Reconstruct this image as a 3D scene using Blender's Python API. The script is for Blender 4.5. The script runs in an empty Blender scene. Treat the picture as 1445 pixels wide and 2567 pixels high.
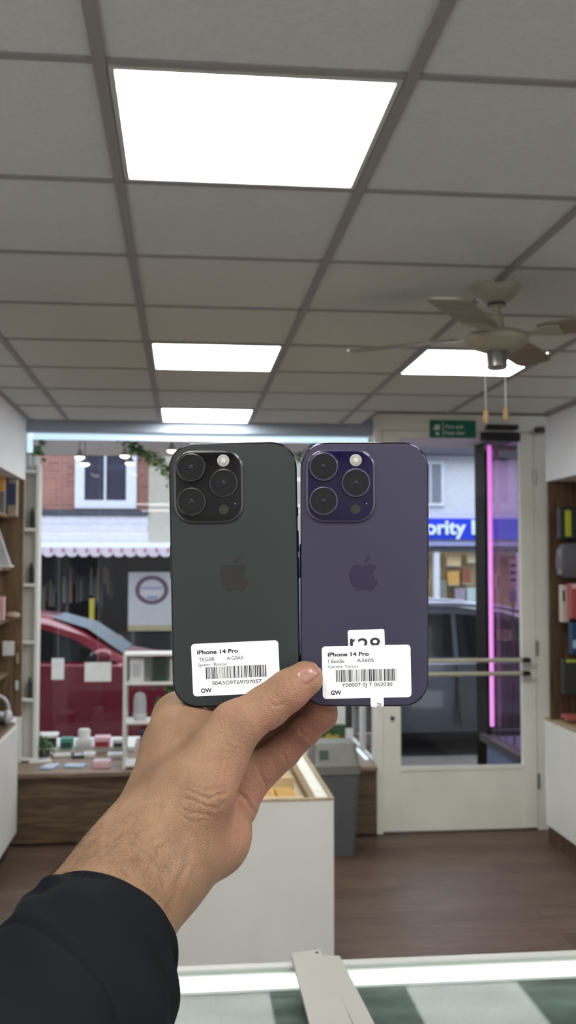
import bpy, bmesh, math, random
import numpy as np
from mathutils import Vector, Matrix

C = bpy.context.scene.collection
random.seed(7)
PI = math.pi

# ------------------------------------------------------------------ camera, world, exposure
FPX = 2524.0
YAW, PITCH, CAM_Z = math.radians(5.89), math.radians(3.0), 1.76
cy_, sy_ = math.cos(YAW), math.sin(YAW)
FWD0 = Vector((sy_, cy_, 0)); RIGHT = Vector((cy_, -sy_, 0)); ZUP = Vector((0, 0, 1))
FWD = FWD0 * math.cos(PITCH) + ZUP * math.sin(PITCH)
CUP = ZUP * math.cos(PITCH) - FWD0 * math.sin(PITCH)
EYE = Vector((0, 0, CAM_Z))
cam = bpy.data.cameras.new('camera')
cam_o = bpy.data.objects.new('camera', cam); C.objects.link(cam_o)
cam.sensor_fit = 'VERTICAL'; cam.sensor_height = 36.0
cam.lens = FPX / 2567.0 * 36.0
cam.clip_start = 0.02; cam.clip_end = 200
cam.dof.use_dof = True; cam.dof.focus_distance = 0.562; cam.dof.aperture_fstop = 18.0
mw = Matrix.Identity(4)
for i, a in enumerate((RIGHT, CUP, -FWD)):
    for k in range(3): mw[k][i] = a[k]
mw.translation = EYE
cam_o.matrix_world = mw
sc = bpy.context.scene
sc.camera = cam_o
sc.view_settings.view_transform = 'Standard'; sc.view_settings.look = 'None'
sc.view_settings.gamma = 1.0; sc.view_settings.use_curve_mapping = False
sc.view_settings.exposure = 0.55
try:
    sc.cycles.use_denoising = True
    sc.cycles.max_bounces = 10; sc.cycles.diffuse_bounces = 5; sc.cycles.transparent_max_bounces = 16
    sc.cycles.caustics_reflective = False; sc.cycles.caustics_refractive = False
    sc.cycles.sample_clamp_indirect = 6.0
except Exception: pass
SKY = 2.1            # overcast sky radiance
PANEL = 13.5           # ceiling light panels
w = bpy.data.worlds.new('overcast'); sc.world = w; w.use_nodes = True
bg = w.node_tree.nodes['Background']; bg.inputs[0].default_value = (.80, .88, 1, 1); bg.inputs[1].default_value = SKY

# ------------------------------------------------------------------ helpers
def lin(c): c = c / 255.0; return c / 12.92 if c <= .04045 else ((c + .055) / 1.055) ** 2.4
def rgb(r, g, b): return (lin(r), lin(g), lin(b), 1)
def atY(px, py, Y):
    d = RIGHT * ((px - 722.5) / FPX) + CUP * ((1283.5 - py) / FPX) + FWD
    return EYE + d * (Y / d.y)
def atZ(px, py, z):
    d = RIGHT * ((px - 722.5) / FPX) + CUP * ((1283.5 - py) / FPX) + FWD
    return EYE + d * ((z - CAM_Z) / d.z)

def new_mat(name):
    m = bpy.data.materials.new(name); m.use_nodes = True
    nt = m.node_tree; b = nt.nodes['Principled BSDF']
    return m, nt, b
def mat(name, col, rough=.5, metal=0., var=.07, scale=14., bump=0., bscale=60., stretch=(1, 1, 1), coat=0., emit=None, estr=0., sss=0., spec=.5):
    m, nt, b = new_mat(name)
    tc = nt.nodes.new('ShaderNodeTexCoord'); mp = nt.nodes.new('ShaderNodeMapping'); mp.inputs['Scale'].default_value = stretch
    nt.links.new(tc.outputs['Object'], mp.inputs[0])
    n = nt.nodes.new('ShaderNodeTexNoise'); n.inputs['Scale'].default_value = scale; n.inputs['Detail'].default_value = 5
    nt.links.new(mp.outputs[0], n.inputs['Vector'])
    cr = nt.nodes.new('ShaderNodeValToRGB')
    cr.color_ramp.elements[0].position = .3; cr.color_ramp.elements[1].position = .7
    cr.color_ramp.elements[0].color = tuple(c * (1 - var) for c in col[:3]) + (1,)
    cr.color_ramp.elements[1].color = tuple(min(1, c * (1 + var)) for c in col[:3]) + (1,)
    nt.links.new(n.outputs['Fac'], cr.inputs[0]); nt.links.new(cr.outputs[0], b.inputs['Base Color'])
    b.inputs['Roughness'].default_value = rough; b.inputs['Metallic'].default_value = metal
    b.inputs['Specular IOR Level'].default_value = spec
    if coat: b.inputs['Coat Weight'].default_value = coat; b.inputs['Coat Roughness'].default_value = .04
    if bump:
        n2 = nt.nodes.new('ShaderNodeTexNoise'); n2.inputs['Scale'].default_value = bscale; n2.inputs['Detail'].default_value = 4
        nt.links.new(mp.outputs[0], n2.inputs['Vector'])
        bp = nt.nodes.new('ShaderNodeBump'); bp.inputs['Strength'].default_value = bump; bp.inputs['Distance'].default_value = .002
        nt.links.new(n2.outputs['Fac'], bp.inputs['Height']); nt.links.new(bp.outputs[0], b.inputs['Normal'])
    if emit: b.inputs['Emission Color'].default_value = emit; b.inputs['Emission Strength'].default_value = estr
    return m
def emis(name, col, s):
    m, nt, b = new_mat(name)
    b.inputs['Base Color'].default_value = (.8, .8, .8, 1); b.inputs['Emission Color'].default_value = col; b.inputs['Emission Strength'].default_value = s
    return m
def glass(name, tint=(1, 1, 1, 1), refl=1.0, rough=0.0):
    m, nt, b = new_mat(name); nt.nodes.remove(b)
    t = nt.nodes.new('ShaderNodeBsdfTransparent'); t.inputs[0].default_value = tint
    g = nt.nodes.new('ShaderNodeBsdfGlossy'); g.inputs['Roughness'].default_value = rough
    fr = nt.nodes.new('ShaderNodeFresnel'); fr.inputs[0].default_value = 1.45
    mu = nt.nodes.new('ShaderNodeMath'); mu.operation = 'MULTIPLY'; mu.inputs[1].default_value = refl
    mx = nt.nodes.new('ShaderNodeMixShader')
    ge = nt.nodes.new('ShaderNodeNewGeometry'); inv = nt.nodes.new('ShaderNodeMath'); inv.operation = 'SUBTRACT'; inv.inputs[0].default_value = 1
    mu2 = nt.nodes.new('ShaderNodeMath'); mu2.operation = 'MULTIPLY'
    nt.links.new(ge.outputs['Backfacing'], inv.inputs[1]); nt.links.new(inv.outputs[0], mu2.inputs[1]); nt.links.new(mu.outputs[0], mu2.inputs[0])
    nt.links.new(fr.outputs[0], mu.inputs[0]); nt.links.new(mu2.outputs[0], mx.inputs[0])
    nt.links.new(t.outputs[0], mx.inputs[1]); nt.links.new(g.outputs[0], mx.inputs[2])
    nt.links.new(mx.outputs[0], nt.nodes['Material Output'].inputs[0])
    return m
def wood(name, c1, c2, rough=.45, axis='X', scale=1.0):
    m, nt, b = new_mat(name)
    tc = nt.nodes.new('ShaderNodeTexCoord'); mp = nt.nodes.new('ShaderNodeMapping')
    mp.inputs['Scale'].default_value = {'X': (1.2, 14, 14), 'Y': (14, 1.2, 14), 'Z': (14, 14, 1.2)}[axis]
    nt.links.new(tc.outputs['Object'], mp.inputs[0])
    n = nt.nodes.new('ShaderNodeTexNoise'); n.inputs['Scale'].default_value = 2.2 * scale; n.inputs['Detail'].default_value = 8; n.inputs['Distortion'].default_value = 1.2
    nt.links.new(mp.outputs[0], n.inputs['Vector'])
    cr = nt.nodes.new('ShaderNodeValToRGB'); cr.color_ramp.elements[0].position = .32; cr.color_ramp.elements[1].position = .68
    cr.color_ramp.elements[0].color = c1; cr.color_ramp.elements[1].color = c2
    nt.links.new(n.outputs['Fac'], cr.inputs[0]); nt.links.new(cr.outputs[0], b.inputs['Base Color'])
    b.inputs['Roughness'].default_value = rough
    return m

class MB:
    """collects shapes, then links them as one mesh object"""
    def __init__(s): s.v = []; s.f = []
    def add(s, vs, fs):
        o = len(s.v); s.v += [tuple(p) for p in vs]; s.f += [tuple(i + o for i in f) for f in fs]; return s
    def box(s, x0, x1, y0, y1, z0, z1):
        return s.add([(x0, y0, z0), (x1, y0, z0), (x1, y1, z0), (x0, y1, z0), (x0, y0, z1), (x1, y0, z1), (x1, y1, z1), (x0, y1, z1)],
                     [(0, 3, 2, 1), (4, 5, 6, 7), (0, 1, 5, 4), (1, 2, 6, 5), (2, 3, 7, 6), (3, 0, 4, 7)])
    def rbox(s, x0, x1, y0, y1, z0, z1, b=.005, seg=2):
        bm = bmesh.new(); bmesh.ops.create_cube(bm, size=1)
        for v in bm.verts:
            v.co = Vector(((x0 + x1) / 2 + v.co.x * (x1 - x0), (y0 + y1) / 2 + v.co.y * (y1 - y0), (z0 + z1) / 2 + v.co.z * (z1 - z0)))
        b = min(b, .49 * min(x1 - x0, y1 - y0, z1 - z0))
        bmesh.ops.bevel(bm, geom=bm.edges[:], offset=b, segments=seg, affect='EDGES', profile=.5)
        return s.bm(bm)
    def bm(s, bm):
        bm.verts.index_update(); s.add([v.co for v in bm.verts], [[v.index for v in f.verts] for f in bm.faces]); bm.free(); return s
    def loft(s, loops, cap=True, closed=True):
        n = len(loops[0]); vs = [p for l in loops for p in l]; fs = []
        for i in range(len(loops) - 1):
            for j in range(n if closed else n - 1):
                k = (j + 1) % n; fs.append((i * n + j, i * n + k, (i + 1) * n + k, (i + 1) * n + j))
        if cap: fs.append(tuple(range(n - 1, -1, -1))); fs.append(tuple((len(loops) - 1) * n + j for j in range(n)))
        return s.add(vs, fs)
    def prism(s, poly, f0, f1):
        return s.loft([[f0(*p) for p in poly], [f1(*p) for p in poly]])
    def cyl(s, a, b, r, r2=None, n=16):
        return s.tube([a, b], [r, r if r2 is None else r2], n)
    def tube(s, pts, rs, n=10):
        pts = [Vector(p) for p in pts]
        if not hasattr(rs, '__len__'): rs = [rs] * len(pts)
        loops = []; nrm = None
        for i, p in enumerate(pts):
            t = (pts[min(i + 1, len(pts) - 1)] - pts[max(i - 1, 0)]).normalized()
            if nrm is None: nrm = t.orthogonal().normalized()
            nrm = (nrm - t * nrm.dot(t)).normalized(); bn = t.cross(nrm)
            loops.append([p + (nrm * math.cos(2 * PI * k / n) + bn * math.sin(2 * PI * k / n)) * rs[i] for k in range(n)])
        return s.loft(loops)
    def lathe(s, prof, c=(0, 0, 0), n=32):
        loops = [[(c[0] + r * math.cos(2 * PI * k / n), c[1] + r * math.sin(2 * PI * k / n), c[2] + z) for k in range(n)] for r, z in prof]
        return s.loft(loops)
    def ring(s, prof, c=(0, 0, 0), n=32):
        prof = list(prof) + [prof[0]]
        return s.loft([[(c[0] + r * math.cos(2 * PI * k / n), c[1] + r * math.sin(2 * PI * k / n), c[2] + z) for k in range(n)] for r, z in prof], cap=False)
    def ball(s, c, rx, ry=None, rz=None, n=14):
        ry = ry or rx; rz = rz or rx
        bm = bmesh.new(); bmesh.ops.create_uvsphere(bm, u_segments=n, v_segments=max(6, n // 2), radius=1)
        for v in bm.verts: v.co = Vector((c[0] + v.co.x * rx, c[1] + v.co.y * ry, c[2] + v.co.z * rz))
        return s.bm(bm)
    def build(s, name, m, parent=None, smooth=False, loc=None, fix=True):
        me = bpy.data.meshes.new(name); me.from_pydata([tuple(p) for p in s.v], [], s.f)
        if fix:
            bm = bmesh.new(); bm.from_mesh(me); bmesh.ops.remove_doubles(bm, verts=bm.verts[:], dist=1e-7); bmesh.ops.recalc_face_normals(bm, faces=bm.faces[:]); bm.to_mesh(me); bm.free()
        if m: me.materials.append(m)
        o = bpy.data.objects.new(name, me); C.objects.link(o)
        if parent: o.parent = parent
        if loc: o.location = loc
        if smooth:
            for p in me.polygons: p.use_smooth = True
            try: me.set_sharp_from_angle(angle=math.radians(35))
            except Exception: pass
        return o

def thing(name, label, cat, loc=(0, 0, 0), group=None, rz=0):
    o = bpy.data.objects.new(name, None); C.objects.link(o); o.location = loc; o.rotation_euler = (0, 0, rz)
    o.empty_display_size = .05
    return tag(o, label, cat, group)
def tag(o, label, cat, group=None, kind=None):
    o['label'] = label; o['category'] = cat
    if group: o['group'] = group
    if kind: o['kind'] = kind
    return o
def struct(o): o['kind'] = 'structure'; return o
def rrect(w, h, r, n=8, e=2.0):
    """rounded rectangle outline, counter-clockwise"""
    pts = []
    for cx, cy, a0 in ((w / 2 - r, h / 2 - r, 0), (-w / 2 + r, h / 2 - r, 90), (-w / 2 + r, -h / 2 + r, 180), (w / 2 - r, -h / 2 + r, 270)):
        for k in range(n + 1):
            a = math.radians(a0 + 90 * k / n); c, s_ = math.cos(a), math.sin(a)
            c = math.copysign(abs(c) ** (2 / e), c); s_ = math.copysign(abs(s_) ** (2 / e), s_)
            pts.append((cx + r * c, cy + r * s_))
    return pts
def text_mesh(name, body, size, m, parent, loc, rot=(0, 0, 0), ext=.0, bold=0., align='LEFT', sx=1.0, clip=None):
    cu = bpy.data.curves.new(name, 'FONT'); cu.body = body; cu.size = size; cu.extrude = ext; cu.offset = bold; cu.align_x = align
    cu.resolution_u = 4
    t = bpy.data.objects.new(name + '_tmp', cu); C.objects.link(t)
    bpy.context.view_layer.update()
    me = bpy.data.meshes.new_from_object(t.evaluated_get(bpy.context.evaluated_depsgraph_get()))
    bpy.data.objects.remove(t); bpy.data.curves.remove(cu)
    for v in me.vertices: v.co.x *= sx
    if clip is not None:
        bm = bmesh.new(); bm.from_mesh(me)
        bmesh.ops.bisect_plane(bm, geom=bm.verts[:] + bm.edges[:] + bm.faces[:], plane_co=(0, clip, 0), plane_no=(0, -1, 0), clear_outer=True)
        bm.to_mesh(me); bm.free()
    me.materials.clear(); me.materials.append(m)
    o = bpy.data.objects.new(name, me); C.objects.link(o); o.parent = parent; o.location = loc; o.rotation_euler = rot
    return o
# ------------------------------------------------------------------ materials
M = {}
M['white'] = mat('white_laminate', rgb(232, 231, 226), .45, var=.03, scale=4)
M['wall'] = mat('painted_wall', rgb(242, 242, 246), .6, var=.03, scale=3, bump=.05, bscale=200)
M['cream'] = mat('cream_paint', rgb(240, 238, 228), .45, var=.04, scale=5)
M['ceil'] = mat('mineral_tile', rgb(208, 211, 208), .9, var=.05, scale=90, bump=.35, bscale=420)
M['rail'] = mat('ceiling_rail', rgb(146, 142, 140), .5, var=.03, scale=3)
M['black'] = mat('black_plastic', rgb(24, 24, 26), .4)
M['dgrey'] = mat('dark_grey', rgb(60, 62, 64), .5)
M['steel'] = mat('brushed_steel', rgb(170, 170, 168), .3, 1.0)
M['shelf_wood'] = wood('walnut_laminate', rgb(84, 64, 46), rgb(132, 106, 78), axis='Z')
M['shelf_wood_h'] = wood('walnut_laminate_flat', rgb(92, 72, 54), rgb(140, 114, 88), axis='Y')
M['plat_wood'] = wood('platform_laminate', rgb(112, 92, 78), rgb(150, 128, 110), axis='X')
M['fascia_wood'] = wood('dark_fascia_laminate', rgb(76, 60, 46), rgb(124, 102, 82), axis='X')
M['edge_wood'] = wood('oak_edging', rgb(150, 128, 100), rgb(190, 168, 138), axis='Y')
M['glass'] = glass('window_glass', (.97, .98, .98, 1), .9)
M['pglass'] = glass('counter_glass', (.93, .97, .96, 1), .17, .03)
M['purple_glass'] = glass('purple_film_glass', (.72, .56, .69, 1), .4)
M['led_cool'] = emis('cool_led', (.50, .76, .95, 1), .62)
M['led_pink'] = emis('magenta_led', (.66, .06, .60, 1), .75)
M['led_white'] = emis('white_led', (1.0, 1.0, .93, 1), 1.0)
M['panel'] = emis('light_diffuser', (.98, 1.0, .96, 1), PANEL)
M['bulb'] = emis('spot_bulb', (1.0, .98, .86, 1), 6.0)
# floor planks
m, nt, b = new_mat('laminate_planks'); M['floor'] = m
tc = nt.nodes.new('ShaderNodeTexCoord'); mp = nt.nodes.new('ShaderNodeMapping'); mp.inputs['Rotation'].default_value = (0, 0, 0)
nt.links.new(tc.outputs['Object'], mp.inputs[0])
br = nt.nodes.new('ShaderNodeTexBrick'); br.inputs['Scale'].default_value = 1.0
br.inputs['Brick Width'].default_value = 1.2; br.inputs['Row Height'].default_value = .19; br.inputs['Mortar Size'].default_value = .0015
br.inputs['Color1'].default_value = rgb(90, 73, 63); br.inputs['Color2'].default_value = rgb(108, 90, 78); br.inputs['Mortar'].default_value = rgb(70, 58, 52)
nt.links.new(mp.outputs[0], br.inputs['Vector'])
mp2 = nt.nodes.new('ShaderNodeMapping'); mp2.inputs['Scale'].default_value = (1.6, 16, 16); nt.links.new(mp.outputs[0], mp2.inputs[0])
nn = nt.nodes.new('ShaderNodeTexNoise'); nn.inputs['Scale'].default_value = 2.0; nn.inputs['Detail'].default_value = 8; nn.inputs['Distortion'].default_value = 1.5
nt.links.new(mp2.outputs[0], nn.inputs['Vector'])
cr = nt.nodes.new('ShaderNodeValToRGB'); cr.color_ramp.elements[0].position = .3; cr.color_ramp.elements[1].position = .7
cr.color_ramp.elements[0].color = (.62, .60, .58, 1); cr.color_ramp.elements[1].color = (1.15, 1.12, 1.1, 1)
nt.links.new(nn.outputs['Fac'], cr.inputs[0])
mx = nt.nodes.new('ShaderNodeMix'); mx.data_type = 'RGBA'; mx.blend_type = 'MULTIPLY'; mx.inputs['Factor'].default_value = 1
nt.links.new(br.outputs['Color'], mx.inputs['A']); nt.links.new(cr.outputs[0], mx.inputs['B'])
nt.links.new(mx.outputs['Result'], b.inputs['Base Color']); b.inputs['Roughness'].default_value = .42; b.inputs['Specular IOR Level'].default_value = .15
# brick
def brick_mat(name, c1, c2, mortar, bw=.225, rh=.075):
    m, nt, b = new_mat(name)
    tc = nt.nodes.new('ShaderNodeTexCoord'); sp = nt.nodes.new('ShaderNodeSeparateXYZ'); cb = nt.nodes.new('ShaderNodeCombineXYZ')
    nt.links.new(tc.outputs['Object'], sp.inputs[0]); nt.links.new(sp.outputs[0], cb.inputs[0]); nt.links.new(sp.outputs[2], cb.inputs[1])
    br = nt.nodes.new('ShaderNodeTexBrick'); br.inputs['Scale'].default_value = 1; br.inputs['Brick Width'].default_value = bw; br.inputs['Row Height'].default_value = rh
    br.inputs['Mortar Size'].default_value = .008; br.inputs['Color1'].default_value = c1; br.inputs['Color2'].default_value = c2; br.inputs['Mortar'].default_value = mortar
    nt.links.new(cb.outputs[0], br.inputs['Vector']); nt.links.new(br.outputs['Color'], b.inputs['Base Color']); b.inputs['Roughness'].default_value = .85
    return m
M['brick'] = brick_mat('red_brick', rgb(140, 92, 84), rgb(165, 112, 98), rgb(150, 128, 120))

# ------------------------------------------------------------------ setting
CEIL = 2.707
XL, XR = -1.02, 2.29
YB, YF, YS = -3.4, 6.62, 7.80         # back wall, door plane, street glass
struct(MB().box(-1.4, 2.75, YB, 6.69, -.06, 0).build('floor', M['floor']))
struct(MB().box(-1.4, 1.19, YB, 6.69, CEIL, CEIL + .05).box(1.19, 2.75, YB, 6.12, CEIL, CEIL + .05).build('ceiling', M['ceil']))
mb = MB()
GX0, GY0, T = -.1643, 1.867, .6
for i in range(-1, 5):
    x = GX0 + T * i; mb.box(x - .0125, x + .0125, YB, 6.69 if x < 1.19 else 6.115, CEIL - .007, CEIL - .0005)
for k in range(-8, 9):
    y = GY0 + T * k; 
    if y > YB: mb.box(XL, XR if y < 6.11 else 1.19, y - .011, y + .011, CEIL - .0045, CEIL - .0002)
mb.box(XL, XL + .02, YB, 6.69, CEIL - .008, CEIL - .0005); mb.box(XR - .02, XR, YB, 6.115, CEIL - .008, CEIL - .0005)
struct(mb.build('trim_1', M['rail']))
struct(MB().box(-1.44, XL, YB, 6.60, 2.303, CEIL).build('wall_left', M['wall']))
struct(MB().box(-1.46, -1.40, YB, 6.69, 0, 2.303).build('wall_left_lower', M['wall']))
struct(MB().box(XR, 2.80, YB, 6.19, 2.288, CEIL).build('wall_right', M['wall']))
struct(MB().box(2.70, 2.80, YB, 6.69, 0, 2.288).build('wall_right_lower', M['wall']))
struct(MB().box(-1.46, 2.80, YB - .1, YB, 0, CEIL).build('wall_back', M['wall']))
mb = MB().box(2.425, 2.80, 6.60, 6.68, 0, 2.84); mb.box(2.70, 2.8, 6.19, 6.6, 2.28, 2.84)
struct(mb.build('wall_front', M['cream']))
# header over the window and soffit over the door
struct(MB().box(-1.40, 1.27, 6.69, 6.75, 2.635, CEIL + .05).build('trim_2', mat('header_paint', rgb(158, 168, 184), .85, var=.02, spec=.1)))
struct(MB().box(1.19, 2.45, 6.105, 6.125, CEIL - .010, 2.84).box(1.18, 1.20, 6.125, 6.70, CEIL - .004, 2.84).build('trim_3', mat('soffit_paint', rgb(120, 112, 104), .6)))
struct(MB().box(1.19, 2.80, 6.12, 6.70, 2.84, 2.88).build('ceiling_door_recess', M['ceil']))
# skirting along the right wall below the cabinet and the left plinth
# window bay
struct(MB().box(-1.40, 1.27, 6.75, YS + .1, 2.66, 2.76).build('ceiling_window_bay', M['wall']))
struct(MB().box(-1.40, -1.24, 6.69, YS + .1, 0, 2.76).build('wall_window_bay', M['wall']))
win = struct(MB().box(-1.24, -1.17, YS - .03, YS + .04, .42, 2.66).box(-1.24, 1.30, YS - .03, YS + .04, 2.60, 2.66).box(-1.24, 1.30, YS - .04, YS + .04, .40, .452)
             .box(1.22, 1.30, YS - .03, YS + .04, .42, 2.66).build('window_1', M['white']))
MB().box(-1.17, 1.22, YS, YS + .008, .45, 2.60).build('pane', M['glass'], win)
struct(MB().box(-1.4, 1.30, YS - .02, YS + .06, -.1, .40).build('wall_under_window', mat('stall_riser', rgb(70, 74, 80), .5)))
w2 = MB()
for y0, y1 in ((6.70, 6.74), (7.16, 7.22), (YS - .05, YS)): w2.box(1.262, 1.30, y0, y1, 0, CEIL)
w2.box(1.265, 1.295, 6.70, YS, .40, .452); w2.box(1.265, 1.295, 6.70, YS, 2.62, CEIL)
win2 = struct(w2.build('window_2', M['white']))
MB().box(1.277, 1.283, 6.74, YS - .05, .45, 2.62).build('pane', M['glass'], win2)
struct(MB().box(1.265, 1.295, 6.74, YS, 0, .40).build('wall_lobby_left', M['dgrey']))
# entrance lobby
m, nt, b = new_mat('lobby_boards')
struct(MB().box(1.30, 3.2, 6.68, YS + .1, -.06, .0).build('floor_lobby', mat('lobby_boards', rgb(118, 110, 106), .6, var=.15, scale=3, stretch=(1, 12, 1))))
struct(MB().box(1.27, 3.2, 6.68, YS + .1, CEIL, CEIL + .06).build('ceiling_lobby', M['wall']))
XW = 2.32
w3 = MB().box(XW - .02, XW + .02, YS - .26, YS, 0, CEIL)
struct(w3.build('trim_4', mat('dark_post', rgb(13, 13, 15), .6, spec=.15)))
w3 = MB().box(XW - .02, XW + .02, 6.70, 6.74, .40, CEIL); w3.box(XW - .02, XW + .02, 6.74, YS - .26, 2.64, CEIL)
w3.box(XW - .06, XW + .03, 6.70, YS - .2, .42, .47)
win3 = struct(w3.build('window_3', mat('dark_ledge', rgb(64, 62, 62), .5)))
MB().box(XW - .003, XW + .003, 6.74, YS - .26, .47, 2.64).build('pane', M['purple_glass'], win3)
struct(MB().box(XW - .02, XW + .02, 6.70, YS, 0, .42).build('wall_lobby_right', mat('blue_riser', rgb(96, 108, 140), .5, var=.25, scale=3, stretch=(1, 1, 9))))
struct(MB().box(XW + .02, 3.2, 6.70, YS + .1, .36, .42).build('floor_side_display', mat('side_display_base', rgb(120, 130, 150), .5)))
struct(MB().box(3.2, 3.26, 6.68, YS + .1, 0, CEIL).build('wall_side_display', M['wall']))
win4 = struct(MB().box(XW + .02, 3.2, YS - .02, YS + .04, .36, .46).box(XW + .02, 3.2, YS - .02, YS + .04, 2.6, CEIL).build('window_4', M['dgrey']))
MB().box(XW + .02, 3.2, YS, YS + .008, .46, 2.6).build('pane', M['glass'], win4)
struct(MB().box(-12, 1.3, YS + .1, YS + .3, 2.76, 7.5).box(1.3, 16, YS + .1, YS + .3, 2.78, 7.5).box(-12, -1.4, YS + .1, YS + .3, -.1, 2.76).box(3.26, 16, YS + .1, YS + .3, -.1, 2.78).build('wall_facade_unseen', mat('facade_render', rgb(150, 146, 140), .8)))  # unseen facade, raised and widened to block sky light from the car sides

# door
DX0, DX1, DZ = 1.31, 2.355, 2.655
door = struct(MB().box(1.265, 1.308, YF - .03, YF + .06, 0, 2.84).box(2.358, 2.425, YF - .03, YF + .06, 0, 2.84).box(1.308, 2.358, YF - .03, YF + .06, DZ + .004, 2.84)
              .build('door_1', M['cream']))
GX_0, GX_1, GZ0, GZ1 = 1.430, 2.258, .425, 2.612
leaf = MB()
leaf.rbox(DX0, GX_0, YF - .025, YF + .02, .012, DZ, .004).rbox(GX_1, DX1, YF - .025, YF + .02, .012, DZ, .004)
leaf.box(GX_0, GX_1, YF - .022, YF + .02, .012, GZ0).box(GX_0, GX_1, YF - .022, YF + .02, GZ1, DZ)
leaf.box(GX_0 - .004, GX_1 + .004, YF - .030, YF - .02, GZ0 - .02, GZ0 + .008)
lf = leaf.build('door_leaf', M['cream'], door)
MB().box(GX_0, GX_1, YF - .004, YF + .004, GZ0, GZ1).build('pane', M['glass'], lf)
for zb in (1.128, 1.040):
    h = MB().cyl((1.40, YF - .085, zb), (2.27, YF - .085, zb), .0135).build('pull_bar', mat('cream_bar', rgb(190, 186, 160), .35), lf, True)
    mb = MB()
    for xx in (1.39, 2.26): mb.rbox(xx - .02, xx + .035, YF - .10, YF - .024, zb - .013, zb + .013, .004)
    mb.build('bracket', M['black'], h)
MB().cyl((1.372, YF - .024, .75), (1.372, YF - .04, .75), .014).build('lock_cylinder', M['dgrey'], lf, True)
for zh in (.32, 1.20, 2.35): MB().cyl((2.362, YF - .034, zh - .05), (2.362, YF - .034, zh + .05), .009).build('hinge', M['steel'], lf, True)
cl = MB().rbox(2.02, 2.235, YF - .085, YF - .024, 2.668, 2.700, .004).build('door_closer', M['black'], lf)
MB().rbox(1.985, 2.25, YF - .075, YF - .024, 2.592, 2.648, .005).build('closer_arm', M['black'], cl)
struct(MB().rbox(2.36, 2.44, YF - .10, YF - .03, 2.655, 2.688, .004).build('trim_5', M['black']))
# ------------------------------------------------------------------ ceiling lights
M['panel_frame'] = mat('panel_frame', rgb(190, 190, 182), .4)
def ceiling_light(i, k, label):
    x0, y0 = GX0 + T * i + .015, GY0 + T * k + .015
    s = T - .03
    t = thing('ceiling_light', label, 'ceiling light', (x0 + s / 2, y0 + s / 2, CEIL), 'flat ceiling light panels')
    mb = MB(); e = .012; h = s / 2
    mb.box(-h, h, -h, -h + e, -.006, 0).box(-h, h, h - e, h, -.006, 0).box(-h, -h + e, -h + e, h - e, -.006, 0).box(h - e, h, -h + e, h - e, -.006, 0)
    mb.build('frame', M['panel_frame'], t)
    MB().box(-h + e, h - e, -h + e, h - e, -.0045, -.001).build('diffuser', M['panel'], t)
ceiling_light(0, 0, 'large bright square ceiling light panel nearest the camera, above the phones')
ceiling_light(0, 4, 'middle lit ceiling panel of the row leading to the window')
ceiling_light(0, 7, 'small far lit ceiling panel right above the shop window')
ceiling_light(2, 4, 'lit ceiling panel partly hidden behind the ceiling fan')
for i, k, l in ((-1, -4, 'added unseen fill panel on the ceiling behind the camera near the left wall'), (1, -4, 'added unseen fill panel on the ceiling behind the camera in the middle'), (3, -4, 'added unseen fill panel on the ceiling behind the camera near the right wall'), (-1, -7, 'added unseen fill panel on the ceiling in the back left corner'), (1, -7, 'added unseen fill panel on the ceiling at the middle of the back wall'), (3, -7, 'added unseen fill panel on the ceiling in the back right corner')):  # unseen panels added as fill, to brighten surfaces that face the camera
    ceiling_light(i, k, l)

# ------------------------------------------------------------------ ceiling fan
M['fan'] = mat('fan_cream', rgb(160, 154, 136), .4, var=.04)
M['blade'] = wood('fan_blade', rgb(118, 108, 88), rgb(142, 131, 110), axis='X')
M['pull_wood'] = mat('pull_wood', rgb(196, 160, 110), .5)
fan = thing('ceiling_fan', 'cream four-bladed ceiling fan with two pull chains hanging under the ceiling', 'ceiling fan', (1.055, 3.30, CEIL))
MB().lathe([(.0, 0), (.085, 0), (.083, -.012), (.07, -.035), (.045, -.052), (.03, -.058), (0, -.058)]).build('canopy', M['fan'], fan, True)
MB().lathe([(.0, -.054), (.030, -.054), (.030, -.064), (.014, -.066), (.014, -.10), (.022, -.105), (.028, -.15), (0, -.15)], n=20).build('downrod', M['fan'], fan, True)
MB().ring([(.0262, -.0575), (.031, -.0575), (.031, -.0645), (.0262, -.0645)], n=20).build('collar', M['black'], fan, True)
MB().lathe([(0, -.145), (.05, -.148), (.094, -.162), (.108, -.178), (.108, -.192), (.09, -.208), (.055, -.222), (0, -.224)]).build('motor_housing', M['fan'], fan, True)
MB().lathe([(0, -.222), (.034, -.222), (.036, -.226), (.036, -.276), (.030, -.284), (0, -.285)], n=28).build('switch_housing', M['steel'], fan, True)
for a in (146, 236, 323, 56):
    ar = math.radians(a)
    R4 = Matrix.Rotation(ar, 4, 'Z') @ Matrix.Translation((0, 0, -.170)) @ Matrix.Rotation(math.radians(-9), 4, 'X')
    prof = [(.15, .045), (.20, .058), (.35, .066), (.48, .066), (.525, .058), (.54, .04)]
    pl = [(x, y) for x, y in prof] + [(x, -y) for x, y in reversed(prof)]
    mb = MB().prism(pl, lambda x, y: R4 @ Vector((x, y, 0)), lambda x, y: R4 @ Vector((x, y, .006)))
    bl = mb.build('blade', M['blade'], fan)
    mb = MB(); ip = [(.07, .016), (.13, .02), (.17, .042), (.22, .034), (.22, -.034), (.17, -.042), (.13, -.02), (.07, -.016)]
    mb.prism(ip, lambda x, y: R4 @ Vector((x, y, -.005)), lambda x, y: R4 @ Vector((x, y, -.0005)))
    mb.build('blade_iron', M['fan'], bl)
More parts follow.
